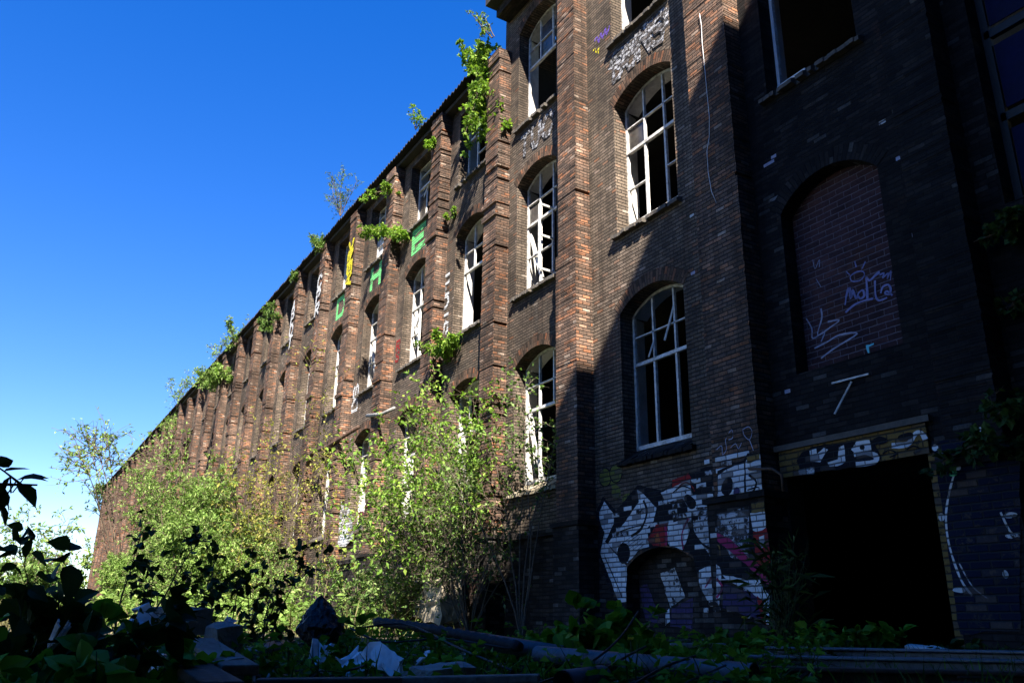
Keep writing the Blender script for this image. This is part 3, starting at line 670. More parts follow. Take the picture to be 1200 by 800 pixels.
def letters(g, text, mat, x0, z0, w, h, step, y, thick, turned=False, seed=0):
    """spray lettering from strokes; x0, z0 = start; turned = reading upwards, else stacked/along the step vector"""
    rs = random.Random(seed); mi = g.idx(mat)
    for i, ch in enumerate(text):
        ox, oz = x0+step[0]*i, z0+step[1]*i; kx, kz = rs.uniform(.88, 1.12), rs.uniform(.88, 1.12)
        for st in GLY[ch]:
            pts = [Vector((ox-b*h*kz, oz+a*w*kx) if turned else (ox+a*w*kx+.12*w*b, oz+b*h*kz)) + Vector((rs.uniform(-.04, .04)*w, rs.uniform(-.04, .04)*h)) for a, b in st]
            for u, v in zip(pts[:-1], pts[1:]):
                d = (v-u).normalized(); nn = Vector((-d.y, d.x))*thick/2*rs.uniform(.85, 1.15)
                f = [Vector((t.x, y, t.y)) for t in (u-d*thick*.4+nn, u-d*thick*.4-nn, v+d*thick*.4-nn, v+d*thick*.4+nn)]
                g.m.face(f, [(t.x, t.z) for t in f], mi); y -= .0004
    return g
# pale letters under the top windows
g = Graf(); g.poly(PWX, [(145, 545), (200, 400), (330, 330), (420, 200), (590, 60), (625, 60), (625, 190), (560, 250), (430, 330), (300, 470), (240, 545)], 0, (690, 0, 6.667)); g.lift = .012
letters(g, 'DUNS', PK, -12.42, 12.42, .36, .62, (.45, 0), YW-.010, .06, False, 8); letters(g, 'DUNS', PWX, -12.40, 12.44, .36, .6, (.45, 0), YW-.014, .13, False, 9); g.done('pale weathered block letters')
g = Graf(); letters(g, 'TUC', PK, -16.5, 12.5, .42, .6, (.55, 0), YW-.008, .1, False, 10); letters(g, 'TUC', PWX, -16.47, 12.52, .42, .58, (.55, 0), YW-.013, .14, False, 11); g.done('pale weathered block letters')
z8 = (690, 0, 6.667)
g = Graf(); g.rib(PV, [(45, 330), (65, 290), (80, 330), (95, 260), (110, 300), (130, 220), (140, 270), (165, 200)], .06, 0, z8); g.done()
g = Graf(); g.rib(PY, [(35, 400), (50, 380), (60, 415), (80, 370), (75, 420)], .04, 0, z8); g.done()
# green letters E, H, D on the spandrels
def spandrel_letter(bay, strokes, col, w=.15):
    g = Graf(); c = (PILR[bay-1][1]+PILR[bay][0])/2; m_ = g.idx(col)
    y = YW-.005
    for st in strokes:
        a = 0
        for p, q in zip(st[:-1], st[1:]):
            p, q = Vector(p), Vector(q); d = (q-p).normalized(); nn = Vector((-d.y, d.x))*w/2; p2, q2 = p-d*w*.4, q+d*w*.4
            f = [Vector((-c+v.x, y, 12.38+v.y)) for v in (p2+nn, p2-nn, q2-nn, q2+nn)]
            g.m.face(f, [(v.x, v.z) for v in f], m_); y -= .0006
    return g
spandrel_letter(5, [[(-.42, .08), (-.42, .78)], [(-.42, .08), (.45, .08)], [(-.42, .43), (.3, .43)], [(-.42, .78), (.45, .78)]], PG, .24).done('green letter E')
spandrel_letter(6, [[(-.42, .05), (-.42, .8)], [(.42, .05), (.42, .8)], [(-.42, .43), (.42, .43)]], PG, .24).done('green letter H')
spandrel_letter(7, [[(-.42, .05), (-.42, .8)], [(-.42, .05), (.2, .05), (.45, .3), (.45, .55), (.2, .8), (-.42, .8)]], PG, .2).done('green letter D')
def pil_x(k): return -PILR[k][1]
letters(Graf(), 'ASRK', PY, pil_x(6)+.64, 13.0, .42, .5, (0, .47), YW-.43, .16, True, 1).done('yellow upright spray tag')
letters(Graf(), 'CPR', PW, pil_x(7)+.12, 14.2, .42, .5, (0, -.62), YW-.43, .13, False, 2).done('white stacked spray letters')
letters(Graf(), 'APOT', PW, pil_x(8)+.12, 14.3, .45, .5, (0, -.6), YW-.43, .14, False, 3).done('white stacked spray letters')
letters(Graf(), 'STOMI', PW, -21.05+.55, 8.75, .36, .5, (0, .42), YW-.006, .1, True, 4).done('white upright spray tag')
letters(Graf(), 'DS', PW, -27.95+.3, 7.9, .4, .5, (0, .5), YW-.006, .12, True, 5).done()
letters(Graf(), 'RB'.replace('B', 'S'), PR, -24.3, 9.2, .25, .3, (0, -.38), YW-.006, .08, False, 6).done()
# big pale mural low on the sunny wall
zq = (330, 480, 4.0); g = Graf()
g.poly(PWT, [(225, 370), (265, 360), (285, 440), (330, 470), (335, 600), (300, 640), (215, 640), (200, 560), (215, 470)], .105, zq)
g.poly(PW, [(235, 400), (262, 385), (280, 470), (255, 500), (225, 480)], .105, zq); g.poly(PW, [(215, 540), (300, 500), (325, 560), (300, 625), (240, 630)], .105, zq)
g.poly(PM, [(362, 480), (385, 470), (388, 500), (362, 505)], .105, zq); g.poly(PB, [(360, 505), (385, 500), (372, 570), (358, 570)], .105, zq); g.done()
# chipped pale bricks scattered over the shade-darkened bay
g = Graf()
for k in range(11):
    s = R.choice([R.uniform(5.85, 6.3), R.uniform(8.2, 8.62), R.uniform(5.9, 8.6), R.uniform(9.75, 10.4)]); z = R.choice([R.uniform(3.6, 5.2), R.uniform(4, 9.2), R.uniform(7.8, 9.3)])
    if 6.3 < s < 8.2 and 4.0 < z < 8.: continue
    zr = math.floor(z/.077)*.077+.008; w_ = R.choice([.11, .23]); x = -s; y = YW-.004
    f = [Vector((x, y, zr)), Vector((x+w_, y, zr)), Vector((x+w_, y, zr+.06)), Vector((x, y, zr+.06))]
    g.m.face(f, [(v.x, v.z) for v in f], g.idx(R.choice([PWT, M_TAGFADE, M_TAGFADE])))
g.done()  # pale brick chips, no lettering, built through Graf like the paint
# hanging cable and odd bars on the dark bays
m = MB(); pts = [on_wall(*p, .42) for p in zm(690, 0, 6.667, [(865, 110), (880, 200), (885, 330)])] + [on_wall(*p, .42) for p in zm(690, 40, 3.2, [(435, 130), (443, 220), (452, 310), (452, 385), (443, 440), (448, 520), (460, 590), (478, 632)])]
m.tube(pts, .006, 5); m.build('hanging_cable', M_LINE, factory, smooth=True)
m = MB(); m.bar(on_wall(975, 449, .03), on_wall(1018, 438, .03), .02, .025); m.build('iron_bar', M_FRAME, factory)
m = MB(); m.bar(on_wall(998, 447, .03), on_wall(978, 485, .12), .02, .025); m.build('iron_bar', M_FRAME, factory)
m = MB(); m.tube([on_wall(878, 549, .40), on_wall(878, 549, .8), on_wall(905, 549, .75), on_wall(916, 556, .7), on_wall(918, 575, .7)], .022, 7); m.build('bent_bracket', M_RUST, factory, smooth=True)
m = MB(); m.tube([on_wall(430, 487, .45), on_wall(448, 485, .5), on_wall(462, 478, .45)], .06, 6); m.build('gutter_piece', M_CONC, factory, smooth=True)
m = MB(); m.tube([on_wall(360, 545, .45), on_wall(366, 530, .5), on_wall(384, 523, .45), on_wall(420, 500, .42)], .08, 6); m.build('downpipe', M_RUST, factory, smooth=True)
m = MB(); q = on_wall(236, 578, .5); m.box(q.x-.3, q.x+.3, YW-.55, YW-.4, q.z-.7, q.z+.7); m.build('notice_board', M_FRAME, factory)

# ------------------------------------------------------------------ the wing that throws the big shadow (right of the frame)
wing = empty('factory_wing', (10, -12, 0), 'tall brick wing standing square to the long factory, out at its right end', 'factory wing')
m = MB(); m.box(3.0-10, 20-10, -38+12, 9.4+12, 0, 24.2); m.build('wall', B_WALL, wing)
m = MB(); m.box(3.0-10-.0, 20.2-10, -38.2+12, 9.41+12, 24.2, 24.85); m.build('cornice', M_ROOF, wing)
for yy in range(-34, 8, 6):
    for zz_ in (4.2, 9.4, 14.6):
        m = MB(); m.box(-7.06, -7.0-.003, yy+12, yy+14, zz_, zz_+3.2); m.build('window', M_GLASS, wing)

# ------------------------------------------------------------------ plants
def rvec(r): return Vector((r.gauss(0, 1), r.gauss(0, 1), r.gauss(0, 1))).normalized()
def add_leaf(m, p, d, L, w, r, droop=.0, detail=0):
    d = d.normalized(); side = d.cross(Vector((0, 0, 1)) + rvec(r)*.8)
    if side.length < 1e-3: side = d.cross(Vector((1, 0, 0)))
    side.normalize(); n = side.cross(d); up = n*(L*.10)
    b = len(m.v)
    if detail:
        prof = ((0, .06), (.18, .75), (.42, 1.), (.7, .62), (1, .0)); prev = None
        for i, (t, k) in enumerate(prof):
            c = p + d*(L*t) - Vector((0, 0, droop*L*t*t)); m.v.append(tuple(c)); m.v.append(tuple(c+side*(w*k*.5)+up*k)); m.v.append(tuple(c-side*(w*k*.5)+up*k))
        for i in range(4):
            q = b+3*i
            for f in ((q, q+3, q+4, q+1), (q, q+2, q+5, q+3)): m.f.append(f); m.uv.append([(0, 0)]*4); m.mi.append(0)
    else:
        t = p+d*L-Vector((0, 0, droop*L)); c = p+d*(L*.45)
        m.v += [tuple(p), tuple(c+side*(w*.5)+up), tuple(t), tuple(c-side*(w*.5)+up)]
        for f in ((b, b+1, b+2), (b, b+2, b+3)): m.f.append(f); m.uv.append([(0, 0)]*3); m.mi.append(0)
def curve(p, d, L, n, wander, r, grav=0.):
    pts = [Vector(p)]; d = d.normalized()
    for i in range(n):
        d = (d+rvec(r)*wander+Vector((0, 0, grav))).normalized(); pts.append(pts[-1]+d*(L/n))
    return pts
def shrub(name, base, label, cat, H, spread, stems, twigs, leaves, L, Wd, lm, bm=None, seed=1, group=None, bare=.25, grav=.0, upd=1., detail=0, sub=2, thick=.02, lean=(0, 0), droop=.1, part='foliage', tl=1.):
    r = random.Random(seed); e = empty(name, base, label, cat, group); st, lf = MB(), MB()
    for i in range(stems):
        a = r.uniform(0, 2*math.pi); d = Vector((math.cos(a)*spread+lean[0], math.sin(a)*spread+lean[1], upd))
        p = curve((r.uniform(-.1, .1)*spread, r.uniform(-.1, .1)*spread, -.05), d, H*r.uniform(.7, 1.05)*(1+.2*spread), 8, .14, r, grav)
        st.tube(p, [thick*(1-.85*j/8) for j in range(9)], 5, cap=False)
        for k in range(twigs):
            t = r.uniform(bare, 1); j = min(int(t*8), 7); q = p[j].lerp(p[j+1], t*8-j)
            dd = (p[j+1]-p[j]).normalized()*.6 + rvec(r)*.9 + Vector((0, 0, .15)); LL = tl*H*r.uniform(.14, .34)*(1.25-t*.6)
            tw = curve(q, dd, LL, 4, .25, r, grav); st.tube(tw, [thick*.33*(1-.2*j2) for j2 in range(5)], 3, cap=False)
            ends = [tw]
            for _ in range(sub):
                u = r.randint(1, 3); t2 = curve(tw[u], (tw[u+1]-tw[u]).normalized()+rvec(r)*.9, LL*.5, 3, .25, r, grav); st.tube(t2, [thick*.2, thick*.16, thick*.12, thick*.08], 3, cap=False); ends.append(t2)
            for b in ends:
                for _ in range(leaves):
                    f = r.uniform(.15, 1)*(len(b)-1); j2 = min(int(f), len(b)-2); c = b[j2].lerp(b[j2+1], f-j2)
                    add_leaf(lf, c, rvec(r)+(b[j2+1]-b[j2]).normalized()*.7, L*r.uniform(.6, 1.25), Wd*r.uniform(.7, 1.2), r, droop, detail)
    st.build('stems', bm or M_TWIG, e); lf.build(part, lm, e)
    return e
def base_at(px, r_or_y, mode='r'):
    if mode == 'r':
        p = at_r(px, horizon(px), r_or_y)
    else:                                  # on the line y = const (distance from the wall)
        w = ray(px, horizon(px)); p = CAM + w*(r_or_y/w.y)
    return Vector((p.x, p.y, gz(p.x, p.y)-.02))
def height_to(px, ytop, b):               # height over base b that reaches picture row ytop
    w = ray(px, ytop); r = math.hypot(b.x, b.y); q = CAM + w*(r/math.hypot(w.x, w.y)); return max(.1, q.z-b.z)
def plant(px, ytop, dist, name, label, cat, spread, stems, twigs, leaves, L, Wd, lm, mode='y', **kw):
    b = base_at(px, dist, mode); return shrub(name, b, label, cat, height_to(px, ytop, b), spread, stems, twigs, leaves, L, Wd, lm, **kw)
SH = 'shrub'
# sunlit bank along the wall
plant(512, 462, 9.0, SH, 'tall bright green shrub in front of the ground floor windows near the middle pilaster', 'shrub', .24, 10, 28, 7, .13, .075, L_BRIGHT, seed=2, bare=.45)
plant(487, 545, 8.9, SH, 'broad dense green shrub left of the tall bright shrub at the wall foot', 'shrub', .36, 10, 24, 6, .12, .07, L_MID, seed=3, bare=.1)
plant(552, 560, 9.1, SH, 'twiggy half bare shrub against the pale wall beside the shadow edge', 'shrub', .4, 13, 22, 3, .09, .06, L_MID, seed=4, bare=.3, bm=M_BARK)
plant(425, 655, 8.4, SH, 'low leafy shrub below the pale mural on the factory wall', 'shrub', .5, 8, 20, 5, .12, .07, L_MID, seed=5, bare=.05)
plant(468, 650, 8.5, SH, 'dark green low shrub in front of the broken pale block', 'shrub', .6, 9, 18, 4, .09, .06, L_MID, seed=6, bare=.1)
plant(330, 440, 9.1, 'sapling', 'tall thin yellow leaved sapling rising against the brown wall', 'sapling', .07, 5, 30, 4, .15, .07, L_YELLOW, seed=7, bare=.25)
plant(372, 540, 8.7, 'sapling', 'slender yellow green sapling left of the pale mural', 'sapling', .12, 3, 18, 4, .14, .07, L_YELLOW, seed=8, bare=.15)
plant(285, 530, 8.9, 'sapling', 'loose yellow green sapling between the tall thin sapling and the willow thicket', 'sapling', .16, 6, 26, 5, .18, .08, L_YELLOW, seed=9, bare=.15)
plant(345, 640, 8.2, SH, 'yellowish bushy undergrowth below the tall thin sapling', 'shrub', .5, 8, 20, 4, .13, .06, L_WILLOW, seed=10, bare=.0)
plant(268, 612, 8.2, SH, 'pale green rounded bush at the wall foot right of the willow thicket', 'shrub', .55, 15, 30, 11, .16, .06, L_WILLOW, seed=11, bare=.0)
plant(205, 552, 8.0, 'willow_bush', 'big light green willow thicket covering the far wall', 'willow bush', .25, 22, 38, 14, .21, .075, L_WILLOW, seed=12, bare=.05, thick=.05)
plant(180, 590, 7.4, 'willow_bush', 'light green willow thicket at the far left end of the wall', 'willow bush', .2, 18, 36, 13, .22, .08, L_WILLOW, seed=13, bare=.05, thick=.05)
plant(232, 590, 7.2, 'willow_bush', 'lower light green willow in front of the big thicket', 'willow bush', .45, 18, 34, 13, .19, .07, L_WILLOW, seed=14, bare=.0, thick=.04)
plant(148, 645, 6.6, 'willow_bush', 'low pale willow bush before the far corner of the factory', 'willow bush', .45, 16, 30, 13, .22, .08, L_WILLOW, seed=15, bare=.0, thick=.04)
plant(25, 595, 60, 'tree', 'thin airy young tree against the sky at the far left', 'tree', .3, 6, 24, 3, .34, .16, L_WILLOW, mode='r', seed=16, bare=.15, thick=.06)
plant(55, 650, 70, SH, 'pale airy bush below the sky beside the far corner of the factory', 'shrub', .5, 10, 24, 5, .4, .2, L_WILLOW, mode='r', seed=17, bare=.0, thick=.05)
plant(5, 655, 55, SH, 'green bush at the far left edge under the airy young tree', 'shrub', .5, 10, 24, 6, .32, .16, L_MID, mode='r', seed=18, bare=.0, thick=.05)
# climber by the second window of the shade edge
b = base_at(612, 9.35, 'y')
shrub('climbing_shrub', b, 'leafy dark stemmed shrub climbing across the lowest window beside the shadow edge', 'shrub', height_to(612, 452, b), .10, 6, 16, 4, .1, .075, L_MID, seed=19, bare=.5, bm=M_BARK)
# growth on the roof edge and walls
def tuft(px, py, off, name, label, H, spread, stems, twigs, leaves, L, Wd, lm, **kw):
    p = on_wall(px, py, off); H *= .62; L *= .8; Wd *= .8; return shrub(name, p, label, 'roof plant', H, spread, stems, twigs, leaves, L, Wd, lm, group='plants rooted in the masonry', **kw)
tuft(566, 66, .45, 'hanging_shrub', 'large bright shrub spilling from the roof edge over the top window by the tall block', 5.6, .16, 9, 24, 5, .17, .12, L_BRIGHT, seed=21, tl=.42, upd=-1.2, bare=.0, grav=-.10)
tuft(552, 84, .55, 'hanging_shrub', 'upper bright crown of the shrub at the roof edge by the tall block', 1.7, .5, 6, 14, 4, .17, .12, L_BRIGHT, seed=22, upd=.5, bare=.0)
tuft(577, 42, .7, 'roof_twig', 'nearly bare twig with a few leaves under the tall block cornice', 1.7, .5, 3, 8, 2, .12, .08, L_WILLOW, seed=23, lean=(-.5, -.2))
tuft(487, 150, .5, 'roof_twig', 'small airy twig standing on the corrugated roof edge', 1.3, .35, 3, 8, 3, .13, .09, L_BRIGHT, seed=24)
tuft(452, 222, .45, 'hanging_shrub', 'light green tuft hanging just under the roof edge beside the empty top window', 1.1, 1., 7, 14, 5, .15, .09, L_BRIGHT, seed=25, upd=-.2, grav=-.05)
tuft(458, 272, .45, 'hanging_shrub', 'round green clump growing on the pilaster between the green letters', 1.5, 1., 8, 16, 4, .16, .08, L_BRIGHT, seed=26, upd=-.1, grav=-.04, bare=.0)
tuft(507, 175, .45, 'wall_plant', 'little sprig at the top of the pilaster beside the empty window', .6, .8, 4, 8, 4, .13, .09, L_BRIGHT, seed=27)
tuft(399, 252, .5, 'roof_shrub', 'tall feathery green shrub sprouting from the roof edge', 3.4, .28, 5, 16, 3, .14, .05, L_MID, seed=28, bare=.0)
tuft(376, 292, .5, 'roof_shrub', 'dark green tuft on the roof edge above the white pilaster tag', 1.4, .6, 6, 16, 5, .18, .07, L_MID, seed=29, bare=.0)
tuft(346, 326, .5, 'roof_shrub', 'small tuft on the roof edge left of the white pilaster tags', .9, .7, 5, 12, 4, .18, .08, L_MID, seed=30, bare=.0)
tuft(319, 356, .5, 'hanging_shrub', 'narrow green tuft hanging below the roof edge in the middle distance', 2.2, .5, 5, 14, 5, .22, .1, L_MID, seed=31, bare=.0, upd=-.8)
tuft(276, 404, .5, 'roof_shrub', 'right one of two green bushes on the middle roof edge', 2.6, .5, 5, 12, 4, .24, .09, L_WILLOW, seed=32, bare=.0)
tuft(255, 422, .5, 'roof_shrub', 'left one of two green bushes on the middle roof edge', 3.2, .4, 4, 12, 3, .24, .08, L_WILLOW, seed=33, bare=.0)
tuft(262, 432, .45, 'hanging_shrub', 'green patch on the wall under the two roof edge bushes', 2.6, .8, 7, 16, 5, .3, .12, L_WILLOW, seed=34, bare=.0, upd=-.6)
tuft(207, 477, .5, 'roof_shrub', 'large light green bush on the far roof edge', 4.6, .32, 5, 14, 3, .3, .1, L_WILLOW, seed=35, bare=.0)
tuft(238, 446, .5, 'roof_shrub', 'faint small tuft on the roof edge right of the far bush', 1.8, .5, 5, 10, 4, .3, .12, L_WILLOW, seed=36, bare=.0)
tuft(205, 486, .45, 'hanging_shrub', 'light green growth on the wall below the far roof edge bush', 3.2, .6, 5, 13, 3, .28, .1, L_WILLOW, seed=37, bare=.0, upd=-.6)
b = base_at(138, 9.0-1.6, 'y')
shrub('tree', b, 'sparse round topped tree standing against the sky above the far thicket', 'tree', height_to(138, 515, b), .10, 8, 20, 3, .3, .16, L_WILLOW, seed=38, bare=.82, thick=.09)
tuft(118, 578, .4, 'hanging_shrub', 'small green plant on the far top corner of the factory', 2.2, .8, 6, 14, 5, .5, .2, L_WILLOW, seed=39, bare=.0)
tuft(522, 412, .2, 'wall_plant', 'yellow green spray of leaves growing over a pilaster foot above the lowest windows', 1.5, 1.1, 8, 16, 5, .16, .09, L_BRIGHT, seed=40, upd=.3, bare=.0, lean=(0, -.3))
tuft(526, 252, .2, 'wall_plant', 'tiny plant on the arch crown of a middle window', .45, .9, 4, 6, 4, .12, .08, L_BRIGHT, seed=41)

# foreground plants in the shade
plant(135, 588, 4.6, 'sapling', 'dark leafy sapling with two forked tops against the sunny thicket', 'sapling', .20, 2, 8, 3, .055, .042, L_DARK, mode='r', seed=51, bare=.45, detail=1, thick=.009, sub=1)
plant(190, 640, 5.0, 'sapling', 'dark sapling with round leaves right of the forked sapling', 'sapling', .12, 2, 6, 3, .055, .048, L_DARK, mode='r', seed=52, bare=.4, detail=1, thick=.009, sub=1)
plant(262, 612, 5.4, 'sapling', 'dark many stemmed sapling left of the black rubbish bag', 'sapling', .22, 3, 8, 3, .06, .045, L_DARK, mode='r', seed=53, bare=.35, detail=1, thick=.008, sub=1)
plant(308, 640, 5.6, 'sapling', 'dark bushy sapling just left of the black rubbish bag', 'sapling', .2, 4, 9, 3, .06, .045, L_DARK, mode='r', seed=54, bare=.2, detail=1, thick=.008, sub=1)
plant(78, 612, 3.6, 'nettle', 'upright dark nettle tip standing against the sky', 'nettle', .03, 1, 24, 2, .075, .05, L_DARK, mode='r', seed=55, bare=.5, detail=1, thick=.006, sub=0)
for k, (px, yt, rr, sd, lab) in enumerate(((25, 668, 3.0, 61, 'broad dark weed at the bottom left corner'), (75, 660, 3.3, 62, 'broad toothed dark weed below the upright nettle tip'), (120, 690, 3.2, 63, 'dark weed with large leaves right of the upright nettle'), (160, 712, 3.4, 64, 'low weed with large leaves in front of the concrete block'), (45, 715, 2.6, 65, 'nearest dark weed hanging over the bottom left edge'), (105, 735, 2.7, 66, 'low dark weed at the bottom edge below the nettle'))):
    plant(px, yt, rr, 'weed', lab, 'weed', .45, 6, 8, 3, .10, .075, L_DARK if k < 3 else L_WEED, mode='r', seed=sd, bare=.2, detail=1, thick=.006, sub=0, bm=M_GREENSTEM, droop=.35)
# leafy branch reaching in at upper left: a bush rooted outside the frame
p0 = at_r(-120, 760, 2.1); p0.z = gz(p0.x, p0.y)
br = empty('overhanging_branch', p0, 'dark leafy branch reaching in from the left edge against the sky', 'branch')
st, lf = MB(), MB(); tip = at_r(44, 568, 2.1)-p0; mid_ = at_r(-60, 600, 2.1)-p0
pts = [Vector((0, 0, 0)), mid_*.5+Vector((0, 0, .02)), mid_, mid_.lerp(tip, .5)+Vector((0, 0, .03)), tip]; st.tube(pts, [.012, .01, .006, .004, .002], 6)
rr = random.Random(5)
for (px, py, dx, dy, L_) in ((5, 552, .6, -.1, .055), (12, 558, -.2, .9, .06), (20, 562, 1, -.1, .066), (22, 566, .7, .6, .07), (2, 568, .2, 1, .06), (8, 575, -.3, .8, .05), (28, 560, 1, .1, .05), (-5, 545, .8, -.3, .05), (0, 590, .1, 1, .05)):
    p = at_r(px, py, 2.1)-p0; add_leaf(lf, p, RT*dx-UP*dy+FW*rr.uniform(-.3, .3), L_, L_*.62, rr, .1, 1)
    st.tube([mid_.lerp(tip, rr.uniform(.3, .9)), p], .0018, 4)
st.build('stems', M_TWIG, br); lf.build('leaves', L_DARK, br)
# shade plants in front of the plinth and the door
for (px, yt, dd, sd, lab, lm, sp, L_) in ((690, 706, 5.4, 71, 'bright broad leaved weed clump in front of the pilaster foot', L_WEED, .5, .13), (735, 715, 5.2, 72, 'broad leaved weed clump in front of the graffiti arch', L_WEED, .5, .12), (650, 722, 5.6, 73, 'low leafy weed left of the bright weed clump', L_WEED, .5, .11),
        (1030, 722, 7.6, 74, 'tall weed growing on the threshold of the dark doorway', L_WEED, .4, .12), (955, 728, 7.8, 75, 'small weed at the left side of the dark doorway', L_WEED, .5, .11), (1000, 735, 7.4, 76, 'low weed in the middle of the dark doorway', L_WEED, .5, .1), (420, 725, 5.0, 77, 'leafy weed right of the black rubbish bag', L_WEED, .45, .08), (290, 755, 3.8, 78, 'light green weed by the tin can', L_WEED, .5, .08),
        (545, 735, 4.6, 79, 'leafy weed beside the ribbed hose', L_WEED, .5, .08), (800, 745, 5.0, 80, 'weed among the pipes below the graffiti arch', L_WEED, .5, .09), (1110, 745, 7.5, 81, 'small weed at the right side of the dark doorway', L_DARK, .5, .1), (860, 735, 6.2, 82, 'weed with dandelions below the magenta stripe', L_WEED, .4, .1)):
    plant(px, yt, dd, 'weed', lab, 'weed', sp, 7, 8, 3, L_, L_*.75, lm, mode='r', seed=sd, bare=.15, detail=1, thick=.006, sub=0, bm=M_GREENSTEM, droop=.3)
plant(916, 625, 8.8, 'tall_grass', 'tall dark grass tuft beside the left edge of the doorway', 'grass tuft', .05, 26, 3, 3, .22, .014, L_DARK, mode='r', seed=83, bare=.2, thick=.006, sub=0, bm=M_GREENSTEM)
p = on_wall(1190, 560, 1.3)
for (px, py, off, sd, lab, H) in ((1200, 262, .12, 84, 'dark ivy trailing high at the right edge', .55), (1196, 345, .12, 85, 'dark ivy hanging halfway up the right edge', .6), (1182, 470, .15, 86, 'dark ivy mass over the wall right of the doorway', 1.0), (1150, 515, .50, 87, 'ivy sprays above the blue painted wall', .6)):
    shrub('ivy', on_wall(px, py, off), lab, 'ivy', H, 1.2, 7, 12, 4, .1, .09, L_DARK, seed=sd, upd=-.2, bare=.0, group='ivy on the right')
# dandelions
for k, (px, py, rr_) in enumerate(((739, 749, 5.0), (833, 749, 5.4), (872, 724, 6.2), (772, 749, 5.2))):
    q = at_r(px, py, rr_); e = empty('dandelion', (q.x, q.y, gz(q.x, q.y)), ['orange yellow dandelion below the graffiti arch', 'open yellow dandelion among the pipes', 'yellow dandelion below the magenta stripe', 'small yellow dandelion between two others'][k], 'dandelion', 'dandelions')
    h = q.z-e.location.z; m = MB(); m.tube([(0, 0, 0), (.01, 0, h*.5), (0, 0, h)], .004, 5); m.build('stem', M_GREENSTEM, e)
    m = MB(); rs = random.Random(k)
    for a in range(26):
        an = a*2.4; d = Vector((math.cos(an), math.sin(an), rs.uniform(-.1, .9))); add_leaf(m, Vector((0, 0, h)), d, .024, .011, rs)
    m.build('petals', M_YELLOWPETAL, e)

# ground cover
def cover(name, n, region, hmin, hmax, L, Wd, lm, seed, per=8):
    r = random.Random(seed); m = MB()
    for _ in range(n):
        x, y = region(r)
        b = Vector((x, y, gz(x, y)-.01)); h = r.uniform(hmin, hmax)*(.5+r.random()); d = Vector((r.gauss(0, .25), r.gauss(0, .25), 1))
        for k in range(per):
            c = b + d*(h*r.uniform(.1, 1)); v = rvec(r); v.z = abs(v.z)*.5
            add_leaf(m, c, v, L*r.uniform(.5, 1.3), Wd*r.uniform(.6, 1.2), r, .25)
    return tag(m.build(name, lm), kind='stuff')
def reg(px0, px1, r0, r1):
    def f(r):
        px = r.uniform(px0, px1); rr = r0*(r1/r0)**r.random(); p = at_r(px, horizon(px), rr); return p.x, p.y
    return f
cover('undergrowth', 1500, reg(-40, 960, 3.6, 11), .08, .22, .07, .05, L_WEED, 91)
cover('undergrowth', 500, reg(880, 1260, 6.5, 10.3), .06, .16, .08, .05, L_DARK, 92)
cover('undergrowth', 2600, lambda r: (-r.uniform(18.5, 75), r.uniform(2, 9.7)), .3, 1.0, .2, .09, L_WILLOW, 93, 9)
def blades(n, region, h0, h1, w, lm, seed, name='grass'):
    r = random.Random(seed); m = MB()
    for _ in range(n):
        x, y = region(r); b = Vector((x, y, gz(x, y)-.01)); h = r.uniform(h0, h1); d = Vector((r.gauss(0, .3), r.gauss(0, .3), 1)); a = r.uniform(0, 6.28); s = Vector((math.cos(a), math.sin(a), 0))*w*.5
        t = b+d*h; t2 = t+Vector((d.x, d.y, -.1))*h*.4; i = len(m.v); mid = b+d*h*.55
        m.v += [tuple(b-s), tuple(b+s), tuple(mid+s*.8), tuple(mid-s*.8), tuple(t2)]
        m.f += [(i, i+1, i+2, i+3), (i+3, i+2, i+4)]; m.uv += [[(0, 0)]*4, [(0, 0)]*3]; m.mi += [0, 0]
    return tag(m.build(name, lm), kind='stuff')
blades(1600, reg(-40, 1250, 3.8, 10.5), .08, .26, .010, L_WEED, 94)
blades(2200, reg(-40, 1250, 3.8, 10.5), .08, .3, .010, L_DARK, 96)
blades(9000, lambda r: (-r.uniform(17, 90), r.uniform(-6, 9.8)), .25, .9, .03, L_DRY, 95)

# ------------------------------------------------------------------ debris
def seg(px0, py0, r0, px1, py1, r1): return at_r(px0, py0, r0), at_r(px1, py1, r1)
def long_thing(name, label, cat, a, b, kind, size, mat, **kw):
    m = MB(); mid = (a+b)/2
    e = b-a; A, B = a-mid, b-mid
    if kind == 'pipe':
        n = 16; r = size
        pts = [A, B]; m.tube([A, A.lerp(B, .5)+Vector((0, 0, kw.get('sag', 0))), B], r, n, cap=False); m.tube([B, A], r*.86, n, cap=False)
        for q, sgn in ((A, 1), (B, -1)):
            pass
    elif kind == 'ribbed':
        n = int(e.length/.045); pts = [A.lerp(B, i/n)+Vector((0, 0, .012*math.sin(i*.11))) for i in range(n+1)]; m.tube(pts, [size*(1 if i % 2 else .72) for i in range(n+1)], 12)
    elif kind == 'ibeam':
        h, w, t = size; m.bar(A+Vector((0, 0, h/2)), B+Vector((0, 0, h/2)), w, t); m.bar(A-Vector((0, 0, h/2)), B-Vector((0, 0, h/2)), w, t); m.bar(A, B, t*.8, h-t-.002)
    else: m.bar(A, B, size[0], size[1])
    o = m.build(name, mat, smooth=(kind in ('pipe', 'ribbed')), loc=mid, weld=True)
    if kind in ('plank', 'ibeam'):
        bv = o.modifiers.new('edge', 'BEVEL'); bv.width = .006; bv.segments = 2
    return tag(o, label, cat, kw.get('group'))
long_thing('steel_pipe', 'long grey steel pipe lying across the rubble, running to the lower right', 'pipe', *seg(630, 766, 5.0, 884, 789, 4.1), 'pipe', .047, M_STEEL)
long_thing('steel_pipe', 'grey pipe lying behind the bright weed clump', 'pipe', *seg(548, 748, 5.6, 660, 766, 5.3), 'pipe', .05, M_STEEL)
